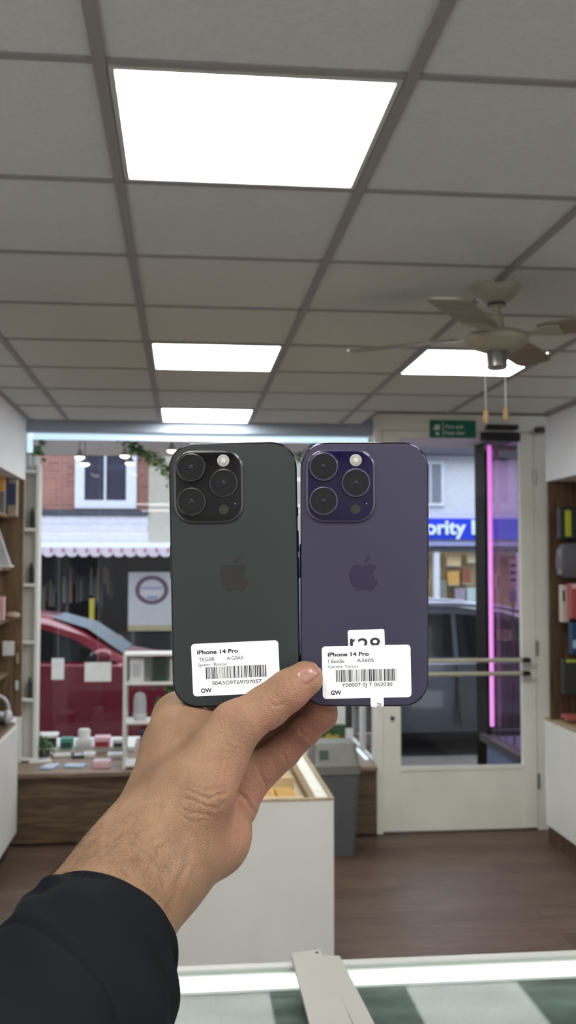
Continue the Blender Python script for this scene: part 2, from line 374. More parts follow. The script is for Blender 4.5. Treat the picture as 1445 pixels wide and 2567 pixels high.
for dx, dy, z in ((-.047, -.02, -.425), (.033, .012, -.412)):
    ch = MB().cyl((dx, dy, -.28), (dx, dy, z), .0016, n=6).build('pull_chain', M['steel'], fan)
    MB().lathe([(0, z), (.004, z), (.009, z - .012), (.0095, z - .038), (.006, z - .046), (0, z - .046)], (dx, dy, 0), 14).build('chain_pull', M['pull_wood'], ch, True)

# ------------------------------------------------------------------ exit sign
M['green'] = mat('sign_green', rgb(0, 104, 82), .45, var=.02)
M['signwhite'] = mat('sign_white', rgb(226, 232, 226), .5, var=.02)
p0, p1 = atY(1079, 1053, 6.575), atY(1194, 1098, 6.575)
sg = thing('exit_sign', 'green and white fire exit sign at the top of the glass door', 'sign', ((p0.x + p1.x) / 2, 6.575, (p0.z + p1.z) / 2))
W, H = p1.x - p0.x, p0.z - p1.z
MB().rbox(-W / 2, W / 2, 0, .02, -H / 2, H / 2, .002).build('board', M['green'], sg)
mb = MB(); F2 = lambda x, z: (x, -.001, z); F3 = lambda x, z: (x, .0002, z)
for r in ((-.125, -.092, -.006, .028), (-.120, -.097, -.042, -.022)):
    mb.prism([(r[0], r[2]), (r[1], r[2]), (r[1], r[3]), (r[0], r[3])], F2, F3)
mb.prism([(-.128, -.01), (-.138, .008), (-.133, .012), (-.122, -.002)], F2, F3)
mb.build('pictogram', M['signwhite'], sg)
MB().box(-.072, -.068, -.001, .0002, -H / 2 + .004, H / 2 - .004).build('divider', M['signwhite'], sg)
text_mesh('lettering', 'Fire exit', .038, M['signwhite'], sg, (-.055, -.0012, .004), (PI / 2, 0, 0), bold=.0004)
text_mesh('lettering', 'Keep clear', .033, M['signwhite'], sg, (-.06, -.0012, -.036), (PI / 2, 0, 0), bold=.0004)

# ------------------------------------------------------------------ led strips
tag(MB().rbox(XL - .0, 1.25, 6.76, 6.775, 2.588, 2.630, .006).rbox(XL - .02, XL + .02, 6.76, 6.775, 2.50, 2.630, .006).build('led_strip', M['led_cool']), 'cool white light strip along the top of the shop window', 'light strip')
tag(MB().rbox(1.21, 1.235, 6.72, 7.10, .458, .468, .003).build('led_strip', M['led_cool']), 'short pale blue light strip lying along the side pane beside the bin', 'light strip')
tag(MB().cyl((XW - .03, YS - .43, 2.66), (XW - .03, YS - .43, .56), .016, n=12).build('led_strip', M['led_pink'], None, True), 'glowing magenta light tube standing upright beyond the glass door', 'light strip')
# spot lamps under the window bay ceiling
M['lampmetal'] = mat('lamp_metal', rgb(140, 146, 140), .4)
for px, py, Y, lab in ((200, 1142, 7.2, 'leftmost small white spot lamp at the window top'), (213, 1159, 7.35, 'small spot lamp just right of and below the leftmost one'),
                       (313, 1139, 7.2, 'small spot lamp where the leafy garland begins'), (326, 1157, 7.35, 'small spot lamp hanging lowest beside the garland start'), (431, 1126, 7.2, 'small spot lamp right above the dark phone corner')):
    p = atY(px, py, Y)
    l = thing('spot_lamp', lab, 'lamp', p, 'small spot lamps over the window')
    MB().cyl((0, 0, .035), (0, 0, 2.66 - p.z), .004, n=8).build('cord', M['lampmetal'], l)
    MB().lathe([(0, .045), (.010, .045), (.018, .02), (.036, -.012), (.034, -.012), (.015, .016), (0, .03)], n=18).build('shade', M['lampmetal'], l, True)
    MB().ball((0, 0, -.010), .033, .033, .017, 12).build('bulb', M['bulb'], l, True)
# garlands
M['leaf'] = mat('garland_leaf', rgb(92, 124, 74), .5, var=.35, scale=30)
M['leaf_pale'] = mat('pale_leaf', rgb(186, 190, 130), .5, var=.2, scale=30)
def leaves(mb, path, n, spread, size, rnd):
    for _ in range(n):
        u = rnd.random() * (len(path) - 1); i = int(u); p = Vector(path[i]).lerp(Vector(path[min(i + 1, len(path) - 1)]), u - i)
        p = p + Vector((rnd.gauss(0, spread), rnd.gauss(0, spread), rnd.gauss(0, spread)))
        d = Vector((rnd.gauss(0, 1), rnd.gauss(0, 1), rnd.gauss(-.6, .7))).normalized(); s_ = d.orthogonal().normalized()
        s_ = Matrix.Rotation(rnd.random() * 6.28, 3, d) @ s_; n_ = d.cross(s_); L = size * rnd.uniform(.6, 1.3)
        mb.add([p, p + d * L * .5 + s_ * L * .28 + n_ * L * .06, p + d * L, p + d * L * .5 - s_ * L * .28 + n_ * L * .06, p + d * L * .5 - n_ * L * .05],
               [(0, 1, 4), (1, 2, 4), (2, 3, 4), (3, 0, 4)])
rnd = random.Random(3)
def garland(pts, label, n):
    pts = [Vector(p) for p in pts]
    g = thing('leaf_garland', label, 'garland', pts[0])
    loc = [p - pts[0] for p in pts]
    MB().tube(loc, .004, 6).build('stem', mat('vine', rgb(70, 80, 50), .7), g)
    mb = MB(); leaves(mb, loc, n, .022, .05, rnd); mb.build('foliage', M['leaf'], g, fix=False)
    mb = MB(); leaves(mb, loc[2:], n // 4, .022, .05, rnd); mb.build('pale_foliage', M['leaf_pale'], g, fix=False)
garland([atY(312, 1093, 7.3), atY(335, 1120, 7.3), atY(365, 1136, 7.3), atY(395, 1150, 7.3), atY(425, 1180, 7.3), atY(445, 1215, 7.3)], 'green leafy garland drooping from the window top towards the dark phone', 190)
garland([atY(740, 1150, 7.3), atY(785, 1112, 7.3), atY(820, 1090, 7.3), atY(850, 1098, 7.3), atY(880, 1120, 7.3)], 'dark green leaf garland at the window top above the gap of the phones', 90)

# ------------------------------------------------------------------ left shelving
ZS = [2.075, 1.745, 1.420, 1.085]
su = thing('shelving_unit', 'tall walnut shelving recessed in the left wall', 'shelving', (-1.2, 5.2, .80))
def rel(o, mb):
    l = o.location; mb.v = [(p[0] - l[0], p[1] - l[1], p[2] - l[2]) for p in mb.v]; return mb
rel(su, MB().box(-1.40, -1.375, 3.0, 6.60, .80, 2.30)).build('back_panel', M['shelf_wood'], su)
rel(su, MB().box(-1.375, -1.022, 6.565, 6.60, .80, 2.30)).build('end_panel', M['shelf_wood'], su)
rel(su, MB().box(-1.375, -1.022, 3.0, 3.03, .80, 2.30)).build('end_panel', M['shelf_wood'], su)
for z in ZS: rel(su, MB().rbox(-1.375, -1.095, 3.03, 6.565, z - .022, z, .006)).build('shelf', M['shelf_wood_h'], su)
bc = thing('base_cabinet', 'white base cabinet below the shelves on the left wall', 'cabinet', (-1.2, 4.6, 0))
rel(bc, MB().box(-1.37, XL - .003, 2.8, 6.36, .13, .78)).build('body', M['white'], bc)
rel(bc, MB().rbox(-1.37, XL - .001, 2.8, 6.362, .78, .797, .003)).build('worktop', M['shelf_wood_h'], bc)
rel(bc, MB().box(-1.37, XL - .04, 2.8, 6.34, 0, .13)).build('plinth', M['dgrey'], bc)
for y in (2.82, 4.0, 5.18): rel(bc, MB().rbox(XL - .003, XL + .014, y, y + 1.176, .135, .778, .002)).build('door', M['white'], bc)

def box_item(name, cat, label, px0, py0, px1, py1, Y, dep, m, group=None, face=None, r=.003, rz=0.):
    a = atY(px0, py1, Y); b_ = atY(px1, py0, Y); cx = (a.x + b_.x) / 2
    t = thing(name, label, cat, (cx, Y + dep / 2, a.z), group, rz)
    w_, h_ = b_.x - a.x, b_.z - a.z
    MB().rbox(-w_ / 2, w_ / 2, -dep / 2, dep / 2, 0, h_, r).build('body', m, t)
    if face: MB().rbox(-w_ / 2 + w_ * face[0], w_ / 2 - w_ * face[1], -dep / 2 - .0012, -dep / 2 + .001, h_ * face[2], h_ * (1 - face[3]), .0005).build('front_label', face[4], t)
    return t
P = lambda n, r, g, b, **k: M.setdefault(n, mat(n, rgb(r, g, b), k.pop('rough', .5), **k))
P('orange', 240, 170, 84); P('boxgrey', 130, 126, 132); P('navy', 62, 74, 118); P('tan', 176, 158, 138); P('pink', 226, 186, 190); P('paper', 226, 228, 226)
P('lgrey', 200, 200, 206); P('teal', 70, 150, 138); P('red', 150, 42, 52); P('rose', 232, 190, 200); P('lblue', 168, 196, 222); P('green', 0, 104, 82); P('dgreen', 42, 66, 56)
P('charcoal', 46, 48, 48); P('offwhite', 222, 214, 206); P('yellow', 176, 184, 52); P('redpack', 168, 84, 84); P('mid', 96, 96, 106); P('bluedk', 36, 62, 96)
box_item('packaged_gadget', 'box', 'orange and grey gadget box at the left edge of the top shelf', -30, 1188, 12, 1292, 6.30, .05, M['boxgrey'], face=(.0, .0, .58, .02, M['orange']))
box_item('packaged_gadget', 'box', 'dark blue gadget box with a tan foot on the top left shelf', 18, 1202, 43, 1294, 6.42, .06, M['tan'], face=(.08, .12, .30, .10, M['navy']))
p = atY(0, 1424, 6.33)
t = thing('tablet_stand', 'pale tilted tablet on the second left shelf', 'tablet', (p.x, 6.33, ZS[1]))
MB().prism([(-.12, 0), (.055, 0), (.066, .012), (-.03, .29), (-.12, .29)], lambda x, z: (x, -.02, z), lambda x, z: (x, .02, z)).build('screen_slab', M['lgrey'], t)
MB().rbox(-.10, .075, -.05, .05, 0, .012, .004).build('base', M['paper'], t)
box_item('gadget_pack', 'box', 'pale pink slim pack standing on the third left shelf', -12, 1496, 11, 1556, 6.28, .04, M['pink'])
p = atY(32, 1540, 6.4); tag(MB().ball((0, 0, .026), .05, .07, .026, 16).build('gadget_puck', P('taupe', 150, 132, 116), None, True, (p.x, 6.38, ZS[2])), 'flat taupe puck on the end of the third left shelf', 'gadget')
box_item('price_card', 'card', 'bright white card hung under the third left shelf', 6, 1607, 36, 1644, 6.50, .006, M['paper'], rz=.05)
box_item('price_card', 'card', 'narrow beige card beside the lower left shelf end', 40, 1637, 47, 1664, 6.54, .006, M['tan'])
box_item('price_card', 'card', 'small white tag low on the shelving end panel', 38, 1706, 46, 1730, 6.54, .006, M['paper'])
t = thing('headphones', 'white over-ear headphones lying on the base cabinet at the left edge', 'headphones', (-1.10, 6.16, .80))
ring = [(math.cos(a) * .07, .0, .10 + math.sin(a) * .085) for a in np.linspace(-.3, PI + .3, 18)]
MB().tube(ring, .010, 10).build('headband', M['lgrey'], t, True)
for sx in (-1, 1): MB().ball((sx * .066, 0, .06), .026, .040, .045, 16).build('ear_cup', M['lgrey'], t, True)
t = thing('speaker_dome', 'grey rounded speaker beside the white headphones', 'speaker', (-1.10, 6.29, .797))
MB().ball((0, 0, .034), .075, .05, .034, 18).build('body', M['mid'], t, True); MB().ball((0, 0, .052), .06, .042, .024, 18).build('cap', M['lgrey'], t, True)
t = thing('shelf_downlight', 'tiny lit spot under the top left shelf', 'lamp', (-1.115, 6.05, ZS[0] - .022))
MB().lathe([(0, 0), (.022, 0), (.022, -.008), (0, -.008)], n=18).build('housing', M['steel'], t); MB().lathe([(0, -.008), (.017, -.008), (.015, -.012), (0, -.012)], n=18).build('lens', M['bulb'], t)

# white display tower between shelving and window
tw = thing('display_tower', 'tall narrow white display tower between the left shelves and the window', 'display stand', (-1.01, 6.92, .455))
MB().rbox(.02, .045, -.06, .06, 0, 1.98, .004).build('side_post', M['white'], tw); MB().rbox(-.075, -.055, -.06, .06, 0, 1.98, .004).build('side_post', M['white'], tw)
MB().box(-.06, .03, .048, .058, 0, 1.98).build('back_panel', M['white'], tw)
TZ = [.03, .42, .80, 1.18, 1.55, 1.94]
for z in TZ: MB().rbox(-.055, .02, -.058, .05, z - .02, z, .003).build('shelf', M['white'], tw)
for z, m, lab, n in ((TZ[1], 'dgrey', 'small dark vape-like stick on the lowest tower shelf', 'gadget_stick'), (TZ[3], 'charcoal', 'dark slim bottle on the middle tower shelf', 'slim_bottle'), (TZ[4], 'dgreen', 'green slim bottle on the upper tower shelf', 'slim_bottle')):
    tag(MB().lathe([(0, 0), (.015, 0), (.015, .10), (.008, .12), (.008, .135), (0, .135)], n=14).build(n, M[m], None, True, (-1.02, 6.90, .455 + z)), lab.replace('vape-like stick', 'upright stick'), 'gadget')
t = thing('potted_plant', 'small green plant on top of the white display tower', 'plant', (-1.0, 6.92, .455 + 1.98))
MB().lathe([(0, 0), (.025, 0), (.034, .06), (.03, .06), (0, .05)], n=16).build('pot', M['paper'], t, True)
mb = MB(); leaves(mb, [(0, 0, .05), (.01, 0, .10), (.03, 0, .16)], 50, .02, .05, rnd); mb.build('foliage', M['leaf'], t, fix=False)

# ------------------------------------------------------------------ window platform and what stands on it
PZ = .455
pf = thing('display_platform', 'low wooden display platform under the shop window', 'platform', (0, 7.1, 0))
rel(pf, MB().rbox(-1.235, 1.255, 6.50, 7.755, PZ - .03, PZ, .006)).build('platform_top', M['plat_wood'], pf)
rel(pf, MB().box(-1.235, 1.255, 6.545, 6.57, .015, PZ - .03)).build('fascia', M['fascia_wood'], pf)
rel(pf, MB().box(-1.235, 1.255, 6.60, 7.75, .0, .06)).build('base', M['dgrey'], pf)
rel(pf, MB().box(-1.235, 1.255, 6.70, 6.72, .06, PZ - .03).box(-1.235, 1.255, 7.70, 7.72, .06, PZ - .03)).build('bearer', M['dgrey'], pf)
rs = tag(MB().rbox(-1.0, -.34, 7.18, 7.62, PZ, PZ + .035, .004).build('display_riser', M['white']), 'flat white riser board on the window platform carrying gadget boxes', 'display stand')
def flat_phone(px, py, w_, l_, h_, m, label, rz=0., cat='phone', name='boxed_phone', z=PZ, face=None):
    p = atZ(px, py, z)
    t = thing(name, label, cat, (p.x, p.y, z), 'gadgets laid out in the window', rz)
    MB().rbox(-w_ / 2, w_ / 2, -l_ / 2, l_ / 2, 0, h_, min(.006, h_ * .4)).build('body', m, t)
    if face is not None: MB().rbox(-w_ * .42, w_ * .42, -l_ / 2 - .001, -l_ / 2 + .002, h_ * .12, h_ * .6, .0005).build('front_label', face, t)
    else: MB().rbox(-w_ * .30, w_ * .30, -l_ * .30, l_ * .30, h_ - .0005, h_ + .0008, .0004).build('top_label', M['lgrey'], t)
    return t
flat_phone(98, 1908, .15, .16, .012, M['offwhite'], 'cream flat phone case at the left front of the window display', .3, 'phone case', 'phone_case')
flat_phone(124, 1924, .085, .15, .014, M['lblue'], 'pale blue phone lying left front on the platform edge', -.25)
flat_phone(187, 1922, .13, .10, .014, M['lblue'], 'wide pale blue phone lying in the middle of the platform front', -.2)
flat_phone(196, 1898, .085, .12, .02, M['charcoal'], 'black phone lying behind the wide pale blue phone', .1)
flat_phone(256, 1922, .11, .12, .045, M['rose'], 'pale pink gadget box at the platform front by the rack', .0, 'box', 'gadget_box')
flat_phone(155, 1896, .12, .10, .02, M['offwhite'], 'cream phone case behind the blue phones', .2, 'phone case', 'phone_case')
flat_phone(224, 1897, .08, .10, .03, M['paper'], 'white box beside the black phone on the platform', 0, 'box', 'gadget_box')
flat_phone(290, 1899, .11, .10, .03, M['paper'], 'white box lying by the white rack post', 0, 'box', 'gadget_box')
RZ = PZ + .035
flat_phone(118, 1872, .13, .12, .07, M['charcoal'], 'dark box with a white lid at the left end of the riser', .1, 'box', 'gadget_box', RZ, M['dgrey'])
flat_phone(168, 1874, .085, .10, .07, M['teal'], 'teal gadget box on the white riser', 0, 'box', 'gadget_box', RZ, M['dgreen'])
flat_phone(211, 1872, .11, .11, .06, M['paper'], 'white box under the round white pot on the riser', 0, 'box', 'gadget_box', RZ, M['lgrey'])
flat_phone(257, 1872, .11, .11, .075, M['rose'], 'pink-topped red gadget box on the white riser', 0, 'box', 'gadget_box', RZ, M['red'])
flat_phone(299, 1872, .085, .11, .06, M['paper'], 'white box with a dark green front at the right end of the riser', 0, 'box', 'gadget_box', RZ, M['dgreen'])
p = atZ(118, 1872, RZ); tag(MB().rbox(-.075, .075, -.07, .07, 0, .022, .005).build('box_lid', M['paper'], None, False, (p.x, p.y, RZ + .071)), 'white lid lying on the dark box at the left of the riser', 'lid')
p = atZ(211, 1872, RZ); tag(MB().lathe([(0, 0), (.040, 0), (.043, .05), (.036, .062), (0, .064)], n=24).build('round_pot', M['paper'], None, True, (p.x, p.y, RZ + .0611)), 'round white pot standing on a white box of the riser', 'pot')
t = thing('floor_plant', 'small green plant at the foot of the white display tower', 'plant', (-.93, 6.99, PZ))
MB().lathe([(0, 0), (.03, 0), (.04, .06), (.034, .06), (0, .05)], n=16).build('pot', M['dgrey'], t, True)
mb = MB(); leaves(mb, [(0, 0, .06), (0, 0, .13)], 50, .025, .05, rnd); mb.build('foliage', M['leaf'], t, fix=False)
# hanging cards
for x0, y0, x1, y1, lab in ((129, 1650, 161, 1704, 'narrow white price card hanging in the window before the red car'), (212, 1660, 279, 1709, 'wide white price card hanging in the window before the red car')):
    a, b_ = atY(x0, y1, 7.6), atY(x1, y0, 7.6)
    t = thing('price_card', lab, 'card', ((a.x + b_.x) / 2, 7.6, a.z), 'cards hanging in the window')
    w_, h_ = b_.x - a.x, b_.z - a.z
    MB().rbox(-w_ / 2, w_ / 2, 0, .003, 0, h_, .001).build('card', M['paper'], t)
    MB().cyl((0, .0015, h_), (0, .0015, 2.66 - a.z), .0008, n=5).build('string', M['lgrey'], t)
# white wire rack
rk = thing('display_rack', 'white open display rack at the front of the platform beside the wrist', 'display rack', (-.14, 6.68, PZ))
for sx in (-.235, .235):
    for sy in (-.10, .10): MB().rbox(sx - .011, sx + .011, sy - .011, sy + .011, 0, .735, .004).build('post', M['white'], rk)
RKZ = [.03, .30, .55, .735]
for z in RKZ: MB().rbox(-.24, .24, -.108, .108, z - .018, z, .004).build('shelf', M['white'], rk)
MB().box(-.225, .225, .095, .104, .55, .735).build('back_panel', M['lgrey'], rk)
def on_rack(name, cat, lab, x, w_, z, h_, m, d=.08, face=None):
    t = thing(name, lab, cat, (-.14 + x, 6.66, PZ + z)); MB().rbox(-w_ / 2, w_ / 2, -d / 2, d / 2, 0, h_, .004).build('body', m, t)
    if face: MB().rbox(-w_ * .3, w_ * .3, -d / 2 - .001, -d / 2 + .001, h_ * .2, h_ * .8, .0004).build('front_label', face, t)
on_rack('gadget_box', 'box', 'white gadget box at the left of the top rack shelf', -.16, .09, .55, .15, M['paper'], face=M['lgrey'])
on_rack('gadget_box', 'box', 'dark green box in the middle of the top rack shelf', -.015, .085, .55, .155, M['dgreen'], face=M['charcoal'])
on_rack('gadget_box', 'box', 'pale grey box right of the dark green one on the rack', .10, .10, .55, .15, M['lgrey'], face=M['paper'])
on_rack('gadget_box', 'box', 'dark blue box on the lowest rack shelf', -.08, .11, .03, .20, M['bluedk'], face=M['navy'])
t = thing('white_speaker', 'round-topped white speaker on the middle rack shelf', 'speaker', (-.28, 6.65, PZ + .30))
MB().lathe([(0, 0), (.040, 0), (.042, .12), (.034, .165), (.018, .18), (0, .182)], n=22).build('body', M['lgrey'], t, True); MB().ring([(.0421, .03), (.0428, .03), (.0428, .045), (.0421, .045)], n=22).build('ring', M['paper'], t, True)
t = thing('potted_plant', 'leafy green plant on the middle rack shelf', 'plant', (-.12, 6.66, PZ + .30))
MB().lathe([(0, 0), (.04, 0), (.052, .11), (.045, .11), (0, .09)], n=18).build('pot', P('tealdk', 34, 66, 70), t, True)
mb = MB(); leaves(mb, [(0, 0, .10), (.03, 0, .16), (.06, 0, .20)], 90, .028, .055, rnd); mb.build('foliage', M['leaf'], t, fix=False)
# right end of the platform
t = thing('seed_box', 'green box with a yellow flower picture behind the bin', 'box', (.975, 6.72, PZ))
MB().rbox(-.11, .10, -.03, .03, 0, .24, .003).build('body', P('leafbox', 56, 84, 54), t)
MB().prism([(.072 * math.cos(a) * (1 + .18 * math.cos(7 * a)) - .0, .13 + .05 * math.sin(a) * (1 + .18 * math.cos(7 * a))) for a in np.linspace(0, 2 * PI, 57)[:-1]], lambda x, z: (x, -.0315, z), lambda x, z: (x, -.029, z)).build('flower_print', P('flower', 186, 164, 52), t)
MB().prism([(.02 * math.cos(a), .132 + .018 * math.sin(a)) for a in np.linspace(0, 2 * PI, 21)[:-1]], lambda x, z: (x, -.033, z), lambda x, z: (x, -.031, z)).build('flower_heart', P('flowerheart', 190, 120, 40), t)
box_item('white_case', 'box', 'white upright case behind the green flower box', 842, 1700, 886, 1879, 7.0, .06, M['paper'], face=(.55, .05, .3, .05, M['charcoal']))
# swing bin
bn = thing('waste_bin', 'grey plastic swing-lid bin standing by the door', 'bin', (.922, 6.24, 0))
def taper(w0, d0, z0, w1, d1, z1, r=.03): return [[(x, y, z0) for x, y in rrect(w0, d0, r)], [(x, y, z1) for x, y in rrect(w1, d1, r)]]
P('bin', 92, 94, 97); P('binlid', 120, 120, 114)
mb = MB(); mb.loft(taper(.245, .24, 0, .29, .30, .50)); mb.build('bin_body', M['bin'], bn, True)
mb = MB(); mb.loft(taper(.305, .315, .495, .305, .315, .545) + taper(.285, .29, .555, .262, .20, .665) + taper(.25, .18, .672, .2, .14, .674)[:1]); ld = mb.build('lid', M['binlid'], bn, True)
MB().add([(-.105, -.1385, .572), (.105, -.1385, .572), (.098, -.104, .655), (-.098, -.104, .655), (-.105, -.1325, .572), (.105, -.1325, .572), (.098, -.098, .655), (-.098, -.098, .655)],
         [(0, 1, 2, 3), (4, 5, 6, 7), (0, 1, 5, 4), (1, 2, 6, 5), (2, 3, 7, 6), (3, 0, 4, 7)]).build('swing_flap', P('binflap', 128, 128, 122), ld)
MB().add([(-.10, -.1392, .585), (-.045, -.1375, .585), (-.045, -.118, .635), (-.10, -.118, .635), (-.10, -.132, .585), (-.045, -.132, .585), (-.045, -.11, .635), (-.10, -.11, .635)],
         [(0, 1, 2, 3), (4, 5, 6, 7), (0, 1, 5, 4), (1, 2, 6, 5), (2, 3, 7, 6), (3, 0, 4, 7)]).build('lid_sticker', M['dgreen'], ld)

# ------------------------------------------------------------------ right wall display
sr = thing('slatwall_display', 'walnut slatwall display recessed in the right wall', 'display', (2.5, 5.2, .80))
M['slat'] = wood('dark_walnut', rgb(62, 44, 32), rgb(104, 78, 56), axis='Z')
mb = MB(); mb.box(2.665, 2.70, 3.0, 6.19, .79, 2.285)
rel(sr, mb).build('back_panel', M['slat'], sr)
rel(sr, MB().box(XR + .004, 2.665, 6.155, 6.19, .79, 2.285)).build('end_panel', M['slat'], sr)
mb = MB()
for z in np.arange(.95, 2.2, .15): mb.box(2.655, 2.664, 3.0, 6.155, z, z + .02)
rel(sr, mb).build('groove_rail', M['black'], sr)
cb2 = thing('base_cabinet', 'white base cabinet with dark plinth along the right wall', 'cabinet', (2.5, 4.6, 0))
rel(cb2, MB().box(XR + .018, 2.66, 2.8, 6.28, .115, .775)).build('body', M['white'], cb2)
rel(cb2, MB().rbox(XR + .002, 2.66, 2.8, 6.285, .775, .792, .003)).build('worktop', M['edge_wood'], cb2)
rel(cb2, MB().box(XR + .02, 2.66, 2.8, 6.27, 0, .115)).build('plinth', M['slat'], cb2)
for y in (2.82, 3.97, 5.12): rel(cb2, MB().rbox(XR, XR + .017, y, y + 1.15, .12, .773, .002)).build('door', M['white'], cb2)
def hang(px0, py0, px1, py1, Y, m, lab, name='blister_pack', cat='pack', accent=None, rnd_=False, aw=(.05, .55, .1, .1)):
    a, b_ = atY(px0, py1, Y), atY(px1, py0, Y)
    t = thing(name, lab, cat, ((a.x + b_.x) / 2, Y, a.z)); w_, h_ = b_.x - a.x, b_.z - a.z
    if rnd_:
        ls = [[(x, y, z * h_) for x, y in rrect(w_ * s_, .09 * s_, .02)] for z, s_ in ((0, .7), (.08, .93), (.4, 1.), (.8, .95), (.95, .8), (1, .6))]
        MB().loft(ls).build('body', m, t, True)
    else: MB().rbox(-w_ / 2, w_ / 2, -.03, .03, 0, h_, .008).build('body', m, t)
    if accent: MB().rbox(-w_ / 2 + w_ * aw[0], w_ / 2 - w_ * aw[1], -.0335, -.028 if not rnd_ else -.02, h_ * aw[2], h_ * (1 - aw[3]), .003).build('front_label', accent, t)
    MB().cyl((0, 0, h_ * .97), (2.668 - t.location.x, 0, h_ * .97), .004, n=6).build('hook', M['steel'], t)
    return t
hang(1400, 1272, 1475, 1352, 6.05, M['charcoal'], 'black pack with a lime yellow stripe at the top of the right display', accent=M['yellow'], aw=(.18, .62, .08, .1))
hang(1398, 1362, 1478, 1448, 6.05, M['mid'], 'grey rounded pouch below the lime striped pack', 'pouch', 'pouch', accent=M['tan'], rnd_=True, aw=(.02, .86, .1, .2))
hang(1406, 1466, 1424, 1560, 6.08, P('beige', 190, 182, 172), 'narrow white and green pack in the middle of the right display', accent=M['dgreen'], aw=(.08, .6, .55, .15))
hang(1427, 1462, 1470, 1552, 6.02, M['redpack'], 'dull red pack in the middle of the right display', accent=M['rose'], aw=(.1, .5, .85, .02))
hang(1430, 1560, 1480, 1640, 6.00, M['bluedk'], 'dark blue and white pack at the right frame edge', accent=M['lblue'], aw=(.06, .66, .2, .55))
hang(1410, 1650, 1476, 1742, 6.03, M['charcoal'], 'black pack with yellow top edge low on the right display', accent=M['yellow'], aw=(.1, .5, .9, .02))
box_item('flat_pack', 'pack', 'muted red flat pack on the right base cabinet top', 1425, 1795, 1500, 1806, 5.95, .12, M['redpack'])

# posters in the side display beyond the door
for x0, y0, x1, y1, m, lab in ((1243, 1440, 1256, 1472, 'rose', 'small pale card behind the purple glass'), (1277, 1402, 1297, 1470, 'offwhite', 'striped cream poster behind the purple glass'), (1275, 1478, 1297, 1510, 'lgrey', 'pale poster with dark bars behind the purple glass'), (1248, 1578, 1284, 1605, 'tan', 'beige placard low behind the purple glass')):
    p0, p1 = atY(x0, y1, 7.3), atY(x1, y0, 7.3)
    t = thing('window_poster', lab, 'poster', ((p0.x + p1.x) / 2, 7.3, p0.z)); w_, h_ = p1.x - p0.x, p1.z - p0.z
    MB().rbox(-w_ / 2, w_ / 2, 0, .004, 0, h_, .001).build('sheet', M[m], t)
    mb = MB()
    for k in range(3): mb.box(-w_ * .35, w_ * .35, -.001, .0005, h_ * (.18 + .27 * k), h_ * (.28 + .27 * k))
    mb.build('printed_bars', M['mid'], t)
    MB().cyl((0, .002, 0), (0, .002, .42 - p0.z), .003, n=6).build('stand_rod', M['steel'], t)

# ------------------------------------------------------------------ middle island
IX0, IX1, IY0, IY1, IZ = -.062, .553, 3.72, 5.35, .902
isl = thing('display_island', 'white display island with oak edging behind the hand', 'display counter', ((IX0 + IX1) / 2, (IY0 + IY1) / 2, 0))
rel(isl, MB().box(IX0, IX1, IY0, IY0 + .018, .03, IZ - .008)).build('front_panel', M['white'], isl)
rel(isl, MB().box(IX1 - .018, IX1, IY0 + .018, IY1, .03, IZ - .008)).build('side_panel', M['white'], isl)
rel(isl, MB().box(IX0, IX0 + .018, IY0 + .018, IY1, .03, IZ - .008)).build('side_panel', M['white'], isl)
rel(isl, MB().box(IX0 + .018, IX1 - .018, IY1 - .018, IY1, .03, IZ - .008)).build('back_panel', M['white'], isl)
rel(isl, MB().box(IX0 + .02, IX1 - .02, IY0 + .02, IY1 - .02, 0, .03)).build('plinth', M['dgrey'], isl)
rel(isl, MB().box(IX0 + .018, IX1 - .018, IY0 + .018, IY1 - .018, .76, .775)).build('deck', P('deckcream', 214, 200, 176), isl)
mb = MB(); o_ = .002
mb.box(IX0 - o_, IX0 + .020, IY0 - o_, IY1 + o_, IZ - .008, IZ).box(IX1 - .012, IX1 + o_, IY0 - o_, IY1 + o_, IZ - .008, IZ).box(IX0 + .02, IX1 - .012, IY0 - o_, IY0 + .020, IZ - .008, IZ).box(IX0 + .02, IX1 - .012, IY1 - .02, IY1 + o_, IZ - .008, IZ)
rel(isl, mb).build('oak_edging', M['edge_wood'], isl)
rel(isl, MB().box(IX1 - .058, IX1 - .0181, IY0 + .02, IY1 - .02, .84, IZ - .009)).build('inner_ledge', P('bright', 236, 234, 228), isl)
for k, (y0, lab) in enumerate(((3.95, 'gold tray nearest in the display island'), (4.32, 'second gold tray in the display island'), (4.70, 'third gold tray farther back in the display island'))):
    t = thing('gold_tray', lab, 'tray', (.27, y0, .775), 'gold trays in the display island')
    MB().rbox(-.17, .19, 0, .30, 0, .05, .006).build('tray_body', P('gold', 206, 164, 78, var=.12), t)
    MB().rbox(-.18, .20, -.012, .0, 0, .085, .003).build('tray_front', P('goldpale', 226, 206, 166), t)
    for q in range(4): MB().rbox(-.15 + .085 * q, -.08 + .085 * q, .04, .26, .05, .064, .004).build('insert', P('goldin', 188, 142, 58), t)

